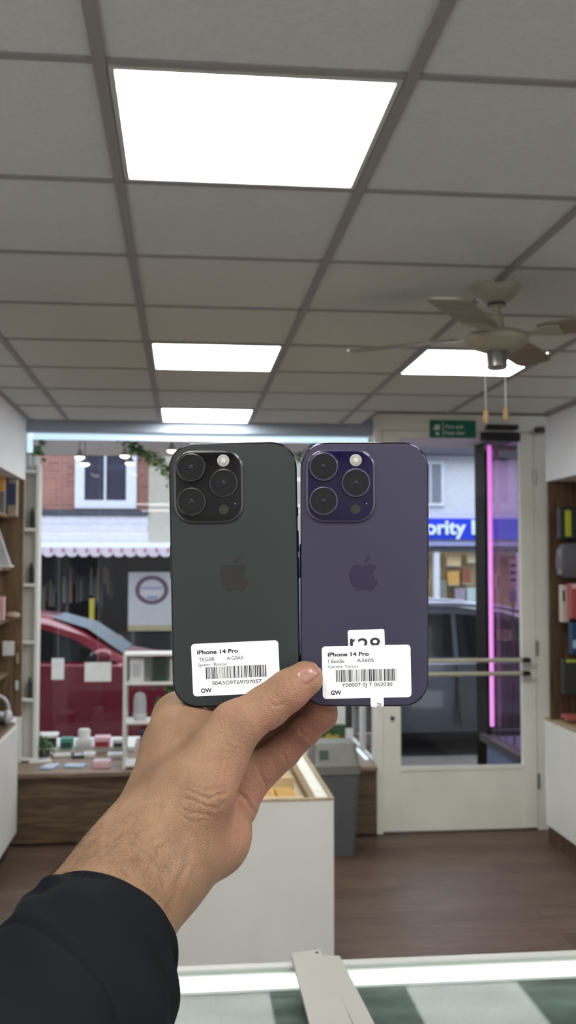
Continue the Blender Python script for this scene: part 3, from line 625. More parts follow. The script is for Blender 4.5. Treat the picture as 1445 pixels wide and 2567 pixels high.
# ------------------------------------------------------------------ near glass counter
M['strip_white'] = mat('strip_white', rgb(158, 155, 148), .5, var=.03); M['frame_white'] = mat('frame_white', rgb(182, 182, 176), .45, var=.03)
M['marble'] = mat('cloudy_deck', rgb(84, 91, 89), .6, spec=.1, var=.5, scale=9, stretch=(1, 2.2, 1))
CZ_, CY = 1.225, 1.372
def counter(x0, x1, lab):
    t = thing('display_counter', lab, 'display counter', ((x0 + x1) / 2, 1.15, 0), 'white glass-topped counters')
    y0 = .93
    rel(t, MB().box(x0, x1, CY - .018, CY, .02, CZ_ - .004)).build('front_panel', M['white'], t)
    rel(t, MB().box(x0, x0 + .018, y0, CY - .018, .02, CZ_ - .004)).build('side_panel', M['white'], t)
    rel(t, MB().box(x1 - .018, x1, y0, CY - .018, .02, CZ_ - .004)).build('side_panel', M['white'], t)
    rel(t, MB().box(x0 + .018, x1 - .018, y0, y0 + .018, .02, CZ_ - .004)).build('back_panel', M['white'], t)
    rel(t, MB().box(x0 + .02, x1 - .02, y0 + .02, CY - .02, 0, .02)).build('plinth', M['dgrey'], t)
    rel(t, MB().box(x0 + .018, x1 - .018, y0 + .018, CY - .018, CZ_ - .045, CZ_ - .027)).build('deck', M['marble'], t)
    rel(t, MB().rbox(x0 + .02, x1 - .02, CY - .031, CY - .0185, CZ_ - .020, CZ_ - .0075, .004)).build('light_strip', M['led_white'], t)
    rel(t, MB().rbox(x0 - .001, x1 + .001, CY - .012, CY + .003, CZ_ - .010, CZ_ + .003, .002).rbox(x0 - .001, x0 + .011, y0, CY - .012, CZ_ - .010, CZ_ + .003, .002).rbox(x1 - .011, x1 + .001, y0, CY - .012, CZ_ - .010, CZ_ + .003, .002)).build('top_frame', M['frame_white'], t)
    rel(t, MB().box(x0 + .011, x1 - .011, y0, CY - .012, CZ_ - .006, CZ_)).build('glass_top', M['pglass'], t)
    return t
XJ = atZ(812, 2396, CZ_).x
ct1 = counter(-.62, XJ - .002, 'white glass-topped counter at the bottom left under the dark sleeve')
ct2 = counter(XJ + .002, .95, 'white glass-topped counter at the bottom right edge of the photo')
def strip(px0, px1, qx0, qx1, ytop, z, h, m, par, ytop2=None):
    y2 = ytop if ytop2 is None else ytop2
    a, b_ = atZ(px0, ytop, z), atZ(px1, y2, z); c_, d_ = atZ(qx1, 2567, z), atZ(qx0, 2567, z)
    k = 1.6; c2 = b_ + (c_ - b_) * k; d2 = a + (d_ - a) * k
    mb = MB().loft([[(p.x, p.y, z - h) for p in (a, b_, c2, d2)], [(p.x, p.y, z) for p in (a, b_, c2, d2)]])
    return rel(par, mb)
jc = thing('joint_cover', 'flat white cover strip with one screw lying over the joint of the two counters', 'cover strip', (XJ, 1.25, CZ_ + .003))
st = strip(731, 803, 777, 884, 2389, CZ_ + .0095, .006, None, jc, 2379).build('strip', M['strip_white'], jc)
p = atZ(795, 2388, CZ_ + .0095); rel(jc, MB().lathe([(0, 0), (.0024, 0), (.0024, .0008), (0, .0008)], (p.x, p.y, CZ_ + .0095), 12)).build('screw', M['dgrey'], jc)
j2 = thing('edge_strip', 'narrow white edge strip lying beside the screwed cover strip', 'cover strip', (XJ + .03, 1.25, CZ_ + .003)); strip(806, 852, 886, 940, 2394, CZ_ + .0062, .003, None, j2, 2396).build('strip', M['strip_white'], j2)
# ------------------------------------------------------------------ the street outside
struct(MB().box(-9, 12, YS + .06, 9.2, -.14, .0).build('pavement_near', mat('paving', rgb(112, 107, 104), .8, var=.15, scale=6)))
struct(MB().box(-12, 16, 9.2, 17.2, -.20, -.06).build('road', mat('asphalt', rgb(84, 85, 90), .8, var=.12, scale=20)))
struct(MB().box(-12, 16, 17.2, 30, -.30, -.04).build('pavement_far', M['shade_paving'] if 'shade_paving' in M else mat('far_paving', rgb(122, 120, 120), .8, var=.15)))
M['tyre'] = mat('tyre', rgb(22, 22, 24), .8); M['alloy'] = mat('alloy', rgb(120, 122, 126), .35, .9)
M['carglass'] = mat('car_glass', rgb(14, 19, 24), .06, var=.1, spec=.3)
def car(label, x0, x1, yn, width, H, paint, faceright, group=None, zr=-.06, trim=False):
    """body lofted across the width from side profiles; x runs from rear to front in local space"""
    L = x1 - x0
    t = thing('car', label, 'car', ((x0 + x1) / 2, yn + width / 2, zr), group)
    sg_ = 1 if faceright else -1
    def X(u): return sg_ * (u - .5) * L
    low = [(.0, .30), (.005, .62), (.02, .80), (.10, .92), (.30, .93), (.70, .90), (.86, .84), (.965, .70), (1., .52), (.995, .26), (.80, .20), (.2, .20)]
    top = [(.03, .90), (.055, 1.08), (.12, H - .05), (.22, H), (.36, H), (.46, H - .05), (.55, H - .17), (.645, H - .40), (.70, .90)]
    hw = width / 2
    # lower body: sections across y
    secs = []
    for y, k in ((-hw, .93), (-hw + .03, .985), (-hw + .12, 1.), (hw - .12, 1.), (hw - .03, .985), (hw, .93)):
        secs.append([(X(.5 + (u - .5) * (1 - .02 * (1 - k) * 10)), y, .55 + (z - .55) * k) for u, z in low])
    bd = MB().loft(secs).build('body', paint, t, True)
    secs = []
    for y, k in ((-hw + .03, 0), (-hw + .07, .30), (-hw + .17, .90), (-hw + .26, 1.), (hw - .26, 1.), (hw - .17, .90), (hw - .07, .30), (hw - .03, 0)):
        secs.append([(X(u), y, .88 + (z - .88) * (k if z > .91 else 1) * (1. if abs(y) < hw - .2 else .985)) for u, z in top])
    MB().loft(secs).build('cabin', paint, t, True)
    # glazing laid on the sloping cabin sides
    def side(u, z, s_, o=.006):
        k = (z - .88) / (H - .88); yy = hw - .03 - (.04 * min(k / .3, 1) if k < .3 else .04 + .10 * (k - .3) / .6); return (X(u), s_ * (yy + o), z)
    for s_ in (-1, 1):
        for pl, nm in (([(.055, .94), (.075, 1.10), (.12, H - .13), (.20, H - .10), (.345, H - .10), (.345, .93)], 'rear_window'),
                       ([(.355, .93), (.355, H - .10), (.44, H - .13), (.53, H - .24), (.615, H - .43), (.635, .92)], 'front_window')):
            MB().loft([[side(u, z, s_, -.03) for u, z in pl], [side(u, z, s_) for u, z in pl]]).build(nm, M['carglass'], t)
        MB().loft([[side(u, z, s_, -.02) for u, z in ((.3465, .9), (.350, .9), (.350, .3), (.3465, .3))], [side(u, z, s_, .034) for u, z in ((.3465, .9), (.350, .9), (.350, .3), (.3465, .3))]]).build('door_seam', M['black'], t)
        m_ = MB().ball((X(.60), s_ * (hw + .08), .99), .09, .08, .06, 14).build('door_mirror', paint, t, True)
        MB().ball((X(.585), s_ * (hw + .08), .985), .07, .07, .045, 12).build('mirror_glass', M['carglass'], m_, True)
        MB().rbox(min(X(.30), X(.34)), max(X(.30), X(.34)), s_ * (hw - .005) - .014, s_ * (hw - .005) + .014, .80, .825, .004).build('door_handle', paint, t)
        if trim:
            MB().loft([[side(u, z, s_, -.02) for u, z in ((.03, .855), (.03, .92), (.66, .92), (.66, .855))], [side(u, z, s_, .042) for u, z in ((.03, .87), (.03, .91), (.66, .91), (.66, .87))]]).build('belt_trim', P('silvertrim', 176, 180, 200, rough=.25, metal=.6), t)
            MB().tube([(X(u), s_ * (hw - .21), z) for u, z in ((.10, H - .09), (.15, H - .03), (.25, H - .005), (.36, H - .005), (.45, H - .035), (.53, H - .11))], .022, 8).build('roof_rail', P('silvertrim', 176, 180, 200), t, True)
    wp = [(.468, H - .055, .52), (.648, H - .40, .64)]
    mb = MB(); q = [(X(u), s_ * y, z + .012) for (u, z, y), s_ in ((wp[0], -1), (wp[0], 1), (wp[1], 1), (wp[1], -1))]; mid = [(X(.555), hw - .26, H - .175 + .012 + .02), (X(.555), -hw + .26, H - .175 + .032)]
    mb.add([q[0], q[1], mid[0], q[2], q[3], mid[1]], [(0, 1, 2, 5), (5, 2, 3, 4)]); mb.build('windscreen', P('screen_glass', 84, 104, 116, rough=.22), t)
    for u in (.17, .83):
        for s_ in (-1, 1):
            wl = MB(); yw = s_ * (hw - .10)
            wl.loft([[(X(u) + r * math.cos(a), yw + s_ * d, .31 + r * math.sin(a)) for a in np.linspace(0, 2 * PI, 29)[:-1]] for r, d in ((.27, -.10), (.31, -.08), (.31, .09), (.27, .106))])
            w_ = wl.build('wheel', M['tyre'], t, True)
            MB().loft([[(X(u) + r * math.cos(a), yw + s_ * d, .31 + r * math.sin(a)) for a in np.linspace(0, 2 * PI, 29)[:-1]] for r, d in ((.20, .10), (.19, .112), (.05, .118))]).build('wheel_rim', M['alloy'], w_, True)
    return t
M['redpaint'] = mat('red_paint', rgb(132, 14, 42), .28, .2, var=.03, coat=.6)
M['greypaint'] = mat('grey_paint', rgb(84, 88, 98), .28, .55, var=.03, coat=.6)
car('red car parked outside the shop window', -3.05, .80, 9.5, 1.72, 1.36, M['redpaint'], True)
car('dark grey car parked outside beyond the glass door', 0.98, 5.65, 9.5, 1.74, 1.44, M['greypaint'], True, trim=True)
BY = 20.0
P('fasciawhite', 206, 206, 216); P('darkshop', 34, 34, 40); P('beigewall', 176, 172, 160); P('whitewall', 206, 210, 222); P('upvc', 214, 218, 232); P('darkpane', 58, 58, 76, rough=.15)
P('cornice', 66, 68, 80); P('shopgrey', 110, 112, 122)
def up_window(par, x0, x1, z0, z1, y):
    f = MB().box(x0 - .14, x0, y - .06, y, z0 - .14, z1 + .1).box(x1, x1 + .14, y - .06, y, z0 - .14, z1 + .1).box(x0, x1, y - .06, y, z0 - .14, z0).box(x0, x1, y - .06, y, z1, z1 + .1).box((x0 + x1) / 2 - .03, (x0 + x1) / 2 + .03, y - .05, y, z0, z1).build('window', M['upvc'], par)
    MB().box(x0, x1, y - .02, y - .005, z0, z1).build('pane', M['darkpane'], f)
ba = thing('shop_building', 'brick shop building with white fascia and dark goods-hung shopfront', 'building', (-3, BY, -.04))
RB = lambda mb: rel(ba, mb)
class Sub(MB):
    def __init__(s, o): super().__init__(); s.o = o
    def build(s, *a, **k): rel(s.o, s); return MB.build(s, *a, **k)
def B(o): return Sub(o)
B(ba).box(-9, -.70, BY, BY + .3, 2.80, 8.5).build('upper_wall', M['brick'], ba)
fr = B(ba).box(-2.13, -1.95, BY - .08, BY, 2.86, 4.1).box(-1.14, -.94, BY - .08, BY, 2.86, 4.1).box(-1.95, -1.14, BY - .08, BY, 2.86, 3.02).box(-1.95, -1.14, BY - .08, BY, 3.94, 4.1).box(-1.57, -1.53, BY - .06, BY, 3.02, 3.94).build('window', M['upvc'], ba)
B(ba).box(-1.95, -1.14, BY - .02, BY - .004, 3.02, 3.94).build('pane', M['darkpane'], fr)
B(ba).box(-9, -.70, BY - .16, BY, 2.72, 2.83).build('cornice', M['cornice'], ba)
mb = B(ba)
for k in range(4): mb.rbox(-9, -.70, BY - .10 - .02 * (k % 2), BY, 2.06 + .165 * k, 2.06 + .165 * k + .160, .02)
mb.build('fascia', M['fasciawhite'], ba)
mb = B(ba).loft([[(x, BY - .05, 2.20), (x, BY - .05, 2.17), (x, BY - 1.0, 2.06), (x, BY - 1.0, 2.09)] for x in (-9, .42)])
mb.build('awning', M['upvc'], ba)
mb = B(ba); mc = B(ba)
for k in range(44):
    x = .40 - .215 * k
    pl = [(x, 2.075), (x, 1.98)] + [(x - .105 + .105 * math.cos(a), 1.98 - .075 * math.sin(a)) for a in np.linspace(0, PI, 9)] + [(x - .21, 2.075)]
    mb.prism(pl, lambda u, v: (u, BY - 1.005, v), lambda u, v: (u, BY - .995, v))
    pl2 = [(x - .03, 2.07), (x - .03, 1.99), (x - .075, 1.985), (x - .075, 2.07)]
    mc.prism(pl2, lambda u, v: (u, BY - 1.012, v), lambda u, v: (u, BY - 1.004, v))
va = mb.build('valance', P('valancepink', 214, 202, 214), ba); mc.build('red_print', P('valancered', 176, 110, 128), va)
B(ba).box(-9, .41, BY + 2.2, BY + 2.3, -.04, 2.06).box(-9, .41, BY, BY + 2.2, 2.0, 2.06).box(-9, .41, BY, BY + 2.2, -.04, .02).box(.36, .41, BY, BY + 2.2, 0, 2.06).build('shop_interior', M['darkshop'], ba)
B(ba).box(-9, .41, BY - .02, BY + .05, -.04, .42).box(-2.45, -2.38, BY - .04, BY + .04, .3, 2.06).box(-1.66, -1.60, BY - .04, BY + .04, .3, 2.06).build('shop_front', M['darkshop'], ba)
cols = [(88, 84, 84), (120, 104, 88), (70, 72, 78), (104, 90, 80), (92, 100, 96), (76, 64, 70), (60, 70, 78), (110, 106, 100)]
rnd2 = random.Random(11)
for k in range(22):
    px = 98 + k * 8.5 if k < 22 else 98 + rnd2.randint(0, 200); py0 = 1418 + rnd2.randint(0, 50); py1 = py0 + rnd2.randint(40, 95)
    p0, p1 = atY(px, py1, BY - .25), atY(px + rnd2.uniform(5, 9), py0, BY - .25); c = cols[k % 8]; f_ = .95
    t = thing('hanging_garment', 'dull-coloured garment hanging under the awning of the brick shop', 'garment', ((p0.x + p1.x) / 2, BY - .25, p0.z), 'garments hung in the dark shopfront')
    w_, h_ = p1.x - p0.x, p1.z - p0.z
    MB().loft([[(x, y, 0) for x, y in rrect(w_ * 1.05, .10, .02, 4)], [(x, y, h_ * .7) for x, y in rrect(w_, .08, .02, 4)], [(x, y, h_ * .92) for x, y in rrect(w_ * .9, .06, .015, 4)], [(x, y, h_) for x, y in rrect(w_ * .3, .04, .012, 4)]]).build('cloth', P('cloth%d' % (k % 8), *[int(v * f_) for v in c], rough=.9), t)
    MB().cyl((0, 0, h_), (0, 0, 2.05 - p0.z), .006, n=5).build('hook', M['dgrey'], t)
p0, p1 = atY(224, 1562, BY - .5), atY(237, 1500, BY - .5)
t = thing('yellow_roll', 'bright yellow upright roll in the dark shopfront across the street', 'roll', ((p0.x + p1.x) / 2, BY - .5, -.04))
MB().cyl((0, 0, 0), (0, 0, p0.z + .04), .03, n=8).build('stand', M['dgrey'], t); MB().lathe([(0, 0), (.05, 0), (.05, p1.z - p0.z), (0, p1.z - p0.z)], (0, 0, p0.z + .04), 16).build('roll', P('yellowroll', 176, 164, 60), t, True)
# standing board with a ring emblem
p0, p1 = atY(321, 1582, BY - .6), atY(445, 1434, BY - .6)
bdg = thing('shop_board', 'pale standing board with a dark ring emblem outside the brick shop', 'sign', ((p0.x + p1.x) / 2, BY - .6, -.04))
W, z0, z1 = p1.x - p0.x, p0.z + .04, p1.z + .04
MB().rbox(-W / 2, W / 2, 0, .04, z0, z1, .01).build('board', P('boardpale', 168, 168, 172), bdg)
MB().rbox(-W / 2, W / 2, -.005, .03, z0, z0 + .11, .004).build('bottom_rail', P('boardtan', 150, 140, 110), bdg)
for sx in (-.4, .4): MB().box(W * sx - .03, W * sx + .03, .0, .06, 0, z0).build('leg', M['dgrey'], bdg)
c = atY(381, 1479, BY - .6); cx, cz = c.x - bdg.location.x, c.z + .04
def ringp(mb, r0, r1, rx=1.15):
    N = 40
    mb.loft([[(cx + rx * r * math.cos(2 * PI * k / N), y, cz + r * math.sin(2 * PI * k / N)) for k in range(N)] for r, y in ((r0, -.002), (r1, -.002), (r1, .001), (r0, .001), (r0, -.002))], cap=False); return mb
ringp(MB(), .20, .275).build('ring_emblem', P('ringdark', 82, 56, 72), bdg)
MB().box(cx - .22, cx + .22, -.004, .001, cz - .09, cz - .035).build('emblem_band', P('bandpale', 186, 176, 176), bdg)
MB().box(cx - .2, cx + .2, -.004, .001, cz + .02, cz + .05).box(cx - .08, cx + .10, -.004, .001, cz - .17, cz - .12).build('emblem_print', P('bandblue', 112, 116, 150), bdg)
# rendered pillar building in the middle and white building on the right
bb = thing('rendered_building', 'beige rendered building with flat front right of the brick shop', 'building', (1.6, BY, -.04))
B(bb).box(-.70, 3.6, BY - .12, BY + .3, 2.10, 8.5).build('upper_wall', M['beigewall'], bb)
B(bb).box(.42, 3.6, BY - .02, BY + .3, -.04, 2.10).build('shop_front', M['shopgrey'], bb)
for x in (.9, 2.4): up_window(bb, x, x + .8, 3.1, 4.3, BY - .12) if False else None
f = B(bb).box(1.0, 1.9, BY - .18, BY - .12, 3.0, 4.2).build('window', M['upvc'], bb); B(bb).box(1.1, 1.8, BY - .20, BY - .17, 3.1, 4.1).build('pane', M['darkpane'], f)
bc_ = thing('white_building', 'white painted shop building with a blue shop sign across the street', 'building', (6.5, BY, -.04))
B(bc_).box(3.6, 11, BY, BY + .3, 2.05, 3.98).build('upper_wall', M['whitewall'], bc_)
B(bc_).box(3.6, 11, BY - .35, BY + .4, 3.98, 4.14).build('eaves', M['cornice'], bc_)
B(bc_).loft([[(x, BY - .35, 4.14), (x, BY + 3.2, 6.4), (x, BY + 3.2, 6.2), (x, BY + .2, 4.0)] for x in (3.6, 11)]).build('roof', P('slate', 120, 122, 130), bc_)
for x0 in (4.75, 6.9, 8.6):
    f = B(bc_).box(x0 - .07, x0 + .50, BY - .06, BY, 2.95, 3.86).build('window', M['upvc'], bc_); B(bc_).box(x0, x0 + .19, BY - .075, BY - .058, 3.02, 3.80).box(x0 + .24, x0 + .43, BY - .075, BY - .058, 3.02, 3.80).build('pane', P('greypane', 120, 128, 142, rough=.2), f)
B(bc_).box(3.6, 11, BY - .12, BY, 2.14, 2.22).build('sign_ledge', P('ledgeviolet', 150, 156, 200), bc_)
B(bc_).box(3.6, 11, BY - .06, BY, 2.02, 2.14).build('shutter_box', M['cornice'], bc_)
B(bc_).box(3.6, 11, BY - .05, BY + .1, -.04, .75).build('stall_riser', M['shopgrey'], bc_)
for x in (3.62, 5.03, 6.75, 8.4): B(bc_).box(x, x + .11, BY - .05, BY + .08, .75, 2.05).build('mullion', M['upvc'], bc_)
B(bc_).box(3.6, 11, BY + .4, BY + .45, .2, 2.05).build('display_back', P('warmtan', 176, 156, 118), bc_)
sgn = thing('shop_sign', 'blue shop sign with white lettering across the street', 'sign', (5.6, BY - .06, 2.49))
MB().box(-1.75, 1.9, -.06, .055, -.215, .205).build('board', P('signblue', 8, 52, 214), sgn)
tx = text_mesh('lettering', 'Priority L', .40, P('letterwhite', 226, 240, 255), sgn, (0, 0, 0), (PI / 2, 0, 0), .02, .012)
xs = [v.co.x for v in tx.data.vertices]; k_ = 1.62 / (max(xs) - min(xs))
tx.scale = (k_, 1.0, 1); tx.location = (5.965 - 5.6 - 1.62, -.075, -.11)
for px0, py0, px1, py1, col, lab in ((1120, 1385, 1154, 1418, (222, 196, 150), 'pale tan box high in the warm shop window across the street'), (1172, 1388, 1194, 1410, (226, 204, 172), 'cream box at the top right of the warm shop window'),
        (1122, 1432, 1150, 1466, (206, 160, 90), 'orange-tan parcel in the middle of the warm shop window'), (1158, 1424, 1178, 1462, (140, 84, 62), 'dark reddish parcel in the warm shop window'),
        (1096, 1455, 1118, 1500, (130, 134, 126), 'grey-green box low at the left of the warm shop window'), (1140, 1475, 1166, 1512, (150, 140, 156), 'mauve box low in the warm shop window'), (1170, 1474, 1208, 1512, (176, 196, 196), 'pale green white-topped crate low at the right of the warm window')):
    p0, p1 = atY(px0, py1, BY + .2), atY(px1, py0, BY + .2)
    t = thing('shop_parcel', lab, 'box', ((p0.x + p1.x) / 2, BY + .2, p0.z)); w_, h_ = p1.x - p0.x, p1.z - p0.z
    MB().rbox(-w_ / 2, w_ / 2, -.06, .06, 0, h_, .006).build('body', mat('parcel', rgb(*col), .7), t)
    MB().box(-w_ / 2, w_ / 2, -.06, .2, -.012, -.001).build('shelf_plate', M['lgrey'], t)
# ------------------------------------------------------------------ the two phones
PD = .562; PK = PD / FPX
LOGO = "M12.152 6.896c-.948 0-2.415-1.078-3.96-1.04-2.04.027-3.91 1.183-4.961 3.014-2.117 3.675-.546 9.103 1.519 12.09 1.013 1.454 2.208 3.09 3.792 3.039 1.52-.065 2.09-.987 3.935-.987 1.831 0 2.35.987 3.96.948 1.637-.026 2.676-1.48 3.676-2.948 1.156-1.688 1.636-3.325 1.662-3.415-.039-.013-3.182-1.221-3.22-4.857-.026-3.04 2.48-4.494 2.597-4.559-1.429-2.09-3.623-2.324-4.39-2.376-2-.156-3.675 1.09-4.61 1.09zM15.53 3.83c.843-1.012 1.4-2.427 1.245-3.83-1.207.052-2.662.805-3.532 1.818-.78.896-1.454 2.338-1.273 3.714 1.338.104 2.715-.688 3.559-1.701z"
import re
def svg_outline(d, n=8):
    tok = re.findall(r'[McsCz]|-?\d*\.\d+|-?\d+', d); i = 0; polys = []; cur = None; cmd = None
    def num():
        nonlocal i
        v = float(tok[i]); i += 1; return v
    while i < len(tok):
        if tok[i] in 'Mcz': cmd = tok[i]; i += 1
        if cmd == 'M':
            cur = [(num(), num())]; polys.append(cur); cmd = 'c'
        elif cmd == 'c' and i < len(tok) and tok[i] not in 'Mcz':
            x, y = cur[-1]; a = [num() for _ in range(6)]
            for k in range(1, n + 1):
                t_ = k / n; u = 1 - t_
                cur.append((x + 3 * u * u * t_ * a[0] + 3 * u * t_ * t_ * a[2] + t_ ** 3 * a[4], y + 3 * u * u * t_ * a[1] + 3 * u * t_ * t_ * a[3] + t_ ** 3 * a[5]))
    return polys
LOGO_P = svg_outline(LOGO)
M['ink'] = mat('label_ink', rgb(34, 34, 36), .6, var=.02); M['ink_soft'] = mat('label_ink_soft', rgb(88, 88, 92), .6, var=.02)
M['label'] = mat('label_paper', rgb(250, 251, 249), .55, var=.012, scale=300)
M['lensglass'] = mat('lens_glass', rgb(3, 3, 5), .05, var=.1, spec=.35)
M['lensinner'] = mat('lens_inner', rgb(14, 14, 20), .2); M['lensblue'] = mat('lens_coating', rgb(16, 17, 28), .1, spec=.5)
M['flash'] = mat('flash_lens', rgb(150, 147, 141), .35, var=.2, scale=900)
M['flashcore'] = mat('flash_core', rgb(186, 182, 166), .3)
M['lidar'] = mat('lidar_window', rgb(30, 32, 14), .2)
M['screen'] = mat('screen_black', rgb(5, 5, 6), .06)
def phone(label, cx, cy, rot, back, rimm, plate, frame, ring, logo, logo_dx):
    t = thing('smartphone', label, 'phone', (0, 0, 0))
    org = EYE + RIGHT * ((cx - 722.5) * PK) + CUP * ((1283.5 - cy) * PK) + FWD * PD
    m4 = Matrix.Identity(4)
    for i, a in enumerate((RIGHT, CUP, -FWD)):
        for k in range(3): m4[k][i] = a[k]
    m4.translation = org
    t.matrix_world = m4 @ Matrix.Rotation(rot, 4, 'Z')
    Wd, Ht, r = .0715, .1477, .0150
    ol = lambda ins: rrect(Wd - 2 * ins, Ht - 2 * ins, r - ins, 12, 2.15)
    lp = lambda ins, z: [(x, y, z) for x, y in ol(ins)]
    MB().loft([lp(.0011, -.0001), lp(.0004, -.00045), lp(0, -.0012), lp(0, -.0066), lp(.0004, -.0074), lp(.0011, -.00785)]).build('frame', frame, t, True)
    MB().loft([lp(.0010, -.0003), lp(.0010, .00002), lp(.0014, .0001)]).build('back_glass', back, t, True)
    MB().loft([lp(.0014, -.0080), lp(.0010, -.0078)]).build('screen', M['screen'], t)
    for y0, y1 in ((.012, .024), (-.003, .009)): MB().rbox(Wd / 2 - .0004, Wd / 2 + .0005, y0, y1, -.0052, -.0027, .0004).build('volume_button', frame, t)
    MB().rbox(Wd / 2 - .0004, Wd / 2 + .0004, .032, .037, -.0052, -.0027, .0004).build('mute_switch', frame, t)
    MB().rbox(-Wd / 2 - .0005, -Wd / 2 + .0004, -.002, .017, -.0052, -.0027, .0004).build('power_button', frame, t)
    # camera plate
    def px(u, v): return ((u - 589.5) * PK, -(v - 1439.5) * PK)
    pw, ph, pr = .0384, .0404, .0112; pcx, pcy = px(528.5, 1217.5)
    pl = lambda ins, z: [(pcx + x, pcy + y, z) for x, y in rrect(pw - 2 * ins, ph - 2 * ins, pr - ins, 10, 2.2)]
    MB().loft([pl(-.0007, .00009), pl(-.0004, .0005), pl(-.0001, .0010), pl(.0005, .00145), pl(.0012, .0015)]).build('plate_rim', rimm, t, True)
    plo = MB().loft([pl(.0010, .0014), pl(.0010, .00162), pl(.0013, .0017)]).build('camera_plate', plate, t, True)
    for u, v in ((486, 1169.5), (566.5, 1210), (486, 1255)):
        x, y = px(u, v)
        MB().ring([(.0070, .0017), (.0083, .0017), (.0083, .0030), (.0079, .0035), (.0072, .0036), (.0070, .0033)], (x, y, 0), 48).build('lens_ring', ring, plo, True)
        MB().lathe([(0, .0017), (.00705, .0017), (.00705, .0033), (0, .0033)], (x, y, 0), 48).build('lens_glass', M['lensglass'], plo, True)
        MB().ring([(.0034, .0033), (.0036, .0033), (.0036, .00336), (.0034, .00336)], (x, y, 0), 40).build('lens_inner_ring', M['lensinner'], plo, True)
        MB().ball((x, y, .0031), .0016, .0016, .0004, 14).build('lens_core', M['lensblue'], plo, True)
    x, y = px(566.5, 1153.5); fl = MB().lathe([(0, .0017), (.0034, .0017), (.0034, .00188), (.003, .0020), (0, .0020)], (x, y, 0), 32).build('flash', M['flash'], plo, True)
    MB().lathe([(0, .0020), (.0014, .0020), (.0012, .0022), (0, .0022)], (x, y, 0), 24).build('flash_core', M['flashcore'], plo, True)
    x, y = px(566, 1276); MB().lathe([(0, .0017), (.0027, .0017), (.0027, .00176), (0, .00176)], (x, y, 0), 28).build('depth_sensor', M['lidar'], plo, True)
    x, y = px(594, 1262); MB().lathe([(0, .0017), (.00035, .0017), (.00035, .00176), (0, .00176)], (x, y, 0), 10).build('microphone_hole', M['flash'], plo)
    mb = MB(); s_ = .0200 / 24.
    for q in LOGO_P:
        if (Vector(q[0]) - Vector(q[-1])).length < 1e-3: q = q[:-1]
        mb.prism([((x - 12.3) * s_ + logo_dx, -(y - 12.0) * s_ + .0006) for x, y in q], lambda x, y: (x, y, .00008), lambda x, y: (x, y, .00013))
    mb.build('logo', logo, t)
    return t, m4 @ Matrix.Rotation(rot, 4, 'Z')
def fit_text(par, body, u0, u1, v, cap, m, z, bold=0., clip=None, name='printed_text'):
    o = text_mesh(name, body, 1.0, m, par, (0, 0, 0), bold=bold)
    xs = [q.co.x for q in o.data.vertices]; kx = (u1 - u0) * PK / (max(xs) - min(xs)); mn = min(xs); ky = cap * PK / .72
    for q in o.data.vertices: q.co = Vector(((q.co.x - mn) * kx + u0 * PK, q.co.y * ky - v * PK, z))
    if clip is not None:
        bm = bmesh.new(); bm.from_mesh(o.data)
        bmesh.ops.bisect_plane(bm, geom=bm.verts[:] + bm.edges[:] + bm.faces[:], plane_co=(0, -clip * PK, 0), plane_no=(0, -1, 0), clear_outer=True)
        bm.to_mesh(o.data); bm.free()
    return o
def sticker(ph, cx, cy, rot, tlx, tly, ang, w_, h_, texts, seed, outline=None, nbars=44):
    """label with its own axes: u to the right, v down, pixels of the label"""
    dx, dy = (tlx - cx) * PK, -(tly - cy) * PK; c, s_ = math.cos(-rot), math.sin(-rot)
    pts = outline or [(w_ / 2 + x, h_ / 2 + y) for x, y in rrect(w_, h_, 9, 5)]
    st = MB().prism(pts, lambda x, y: (x * PK, -y * PK, .0), lambda x, y: (x * PK, -y * PK, .00012)).build('label_sticker', M['label'], ph)
    st.location = (c * dx - s_ * dy, s_ * dx + c * dy, .00014); st.rotation_euler = (0, 0, ang - rot)
    for (body, u0, u1, v, cap, m, bold, *cl) in texts: fit_text(st, body, u0, u1, v, cap, M[m], .00014, bold, cl[0] if cl else None)
    rn = random.Random(seed); mb = MB(); u = 34.
    while u < 186:
        wd = rn.choice((.9, .9, 1.5, 2.2, 3.)); 
        if u + wd > 187: break
        mb.box(u * PK, (u + wd) * PK, -90 * PK, -59.5 * PK, .00012, .00015); u += wd + rn.choice((1.0, 1.0, 1.6, 2.4))
    mb.build('barcode', M['ink'], st)
    return st
M['back_graphite'] = mat('matte_graphite_glass', rgb(49, 53, 53), .42, .0, spec=.14, var=.02, scale=3)
M['back_violet'] = mat('matte_violet_glass', rgb(59, 57, 73), .42, .0, spec=.14, var=.02, scale=3)
M['plate_black'] = mat('glossy_black_plate', rgb(6, 6, 8), .07, var=.1, spec=.3); M['plate_violet'] = mat('glossy_violet_plate', rgb(16, 10, 46), .07, var=.1, spec=.3)
M['frame_black'] = mat('polished_black_steel', rgb(44, 44, 46), .14, 1.); M['frame_violet'] = mat('polished_violet_steel', rgb(70, 64, 86), .14, 1.)
M['ring_black'] = mat('black_ring', rgb(70, 68, 64), .2, .9); M['ring_violet'] = mat('violet_ring', rgb(92, 87, 112), .2, .9)
M['logo_dark'] = mat('glossy_logo_dark', rgb(52, 50, 48), .2, .6, var=.02); M['logo_violet'] = mat('glossy_logo_violet', rgb(54, 45, 68), .2, .6, var=.02)
ph1, _ = phone('dark graphite smartphone with triple camera, held at left by the hand', 588.5, 1440.5, math.radians(1.0), M['back_graphite'], mat('glossy_graphite_rim', rgb(50, 53, 53), .16, spec=.5, coat=.6), M['plate_black'], M['frame_black'], M['ring_black'], M['logo_dark'], 0.0)
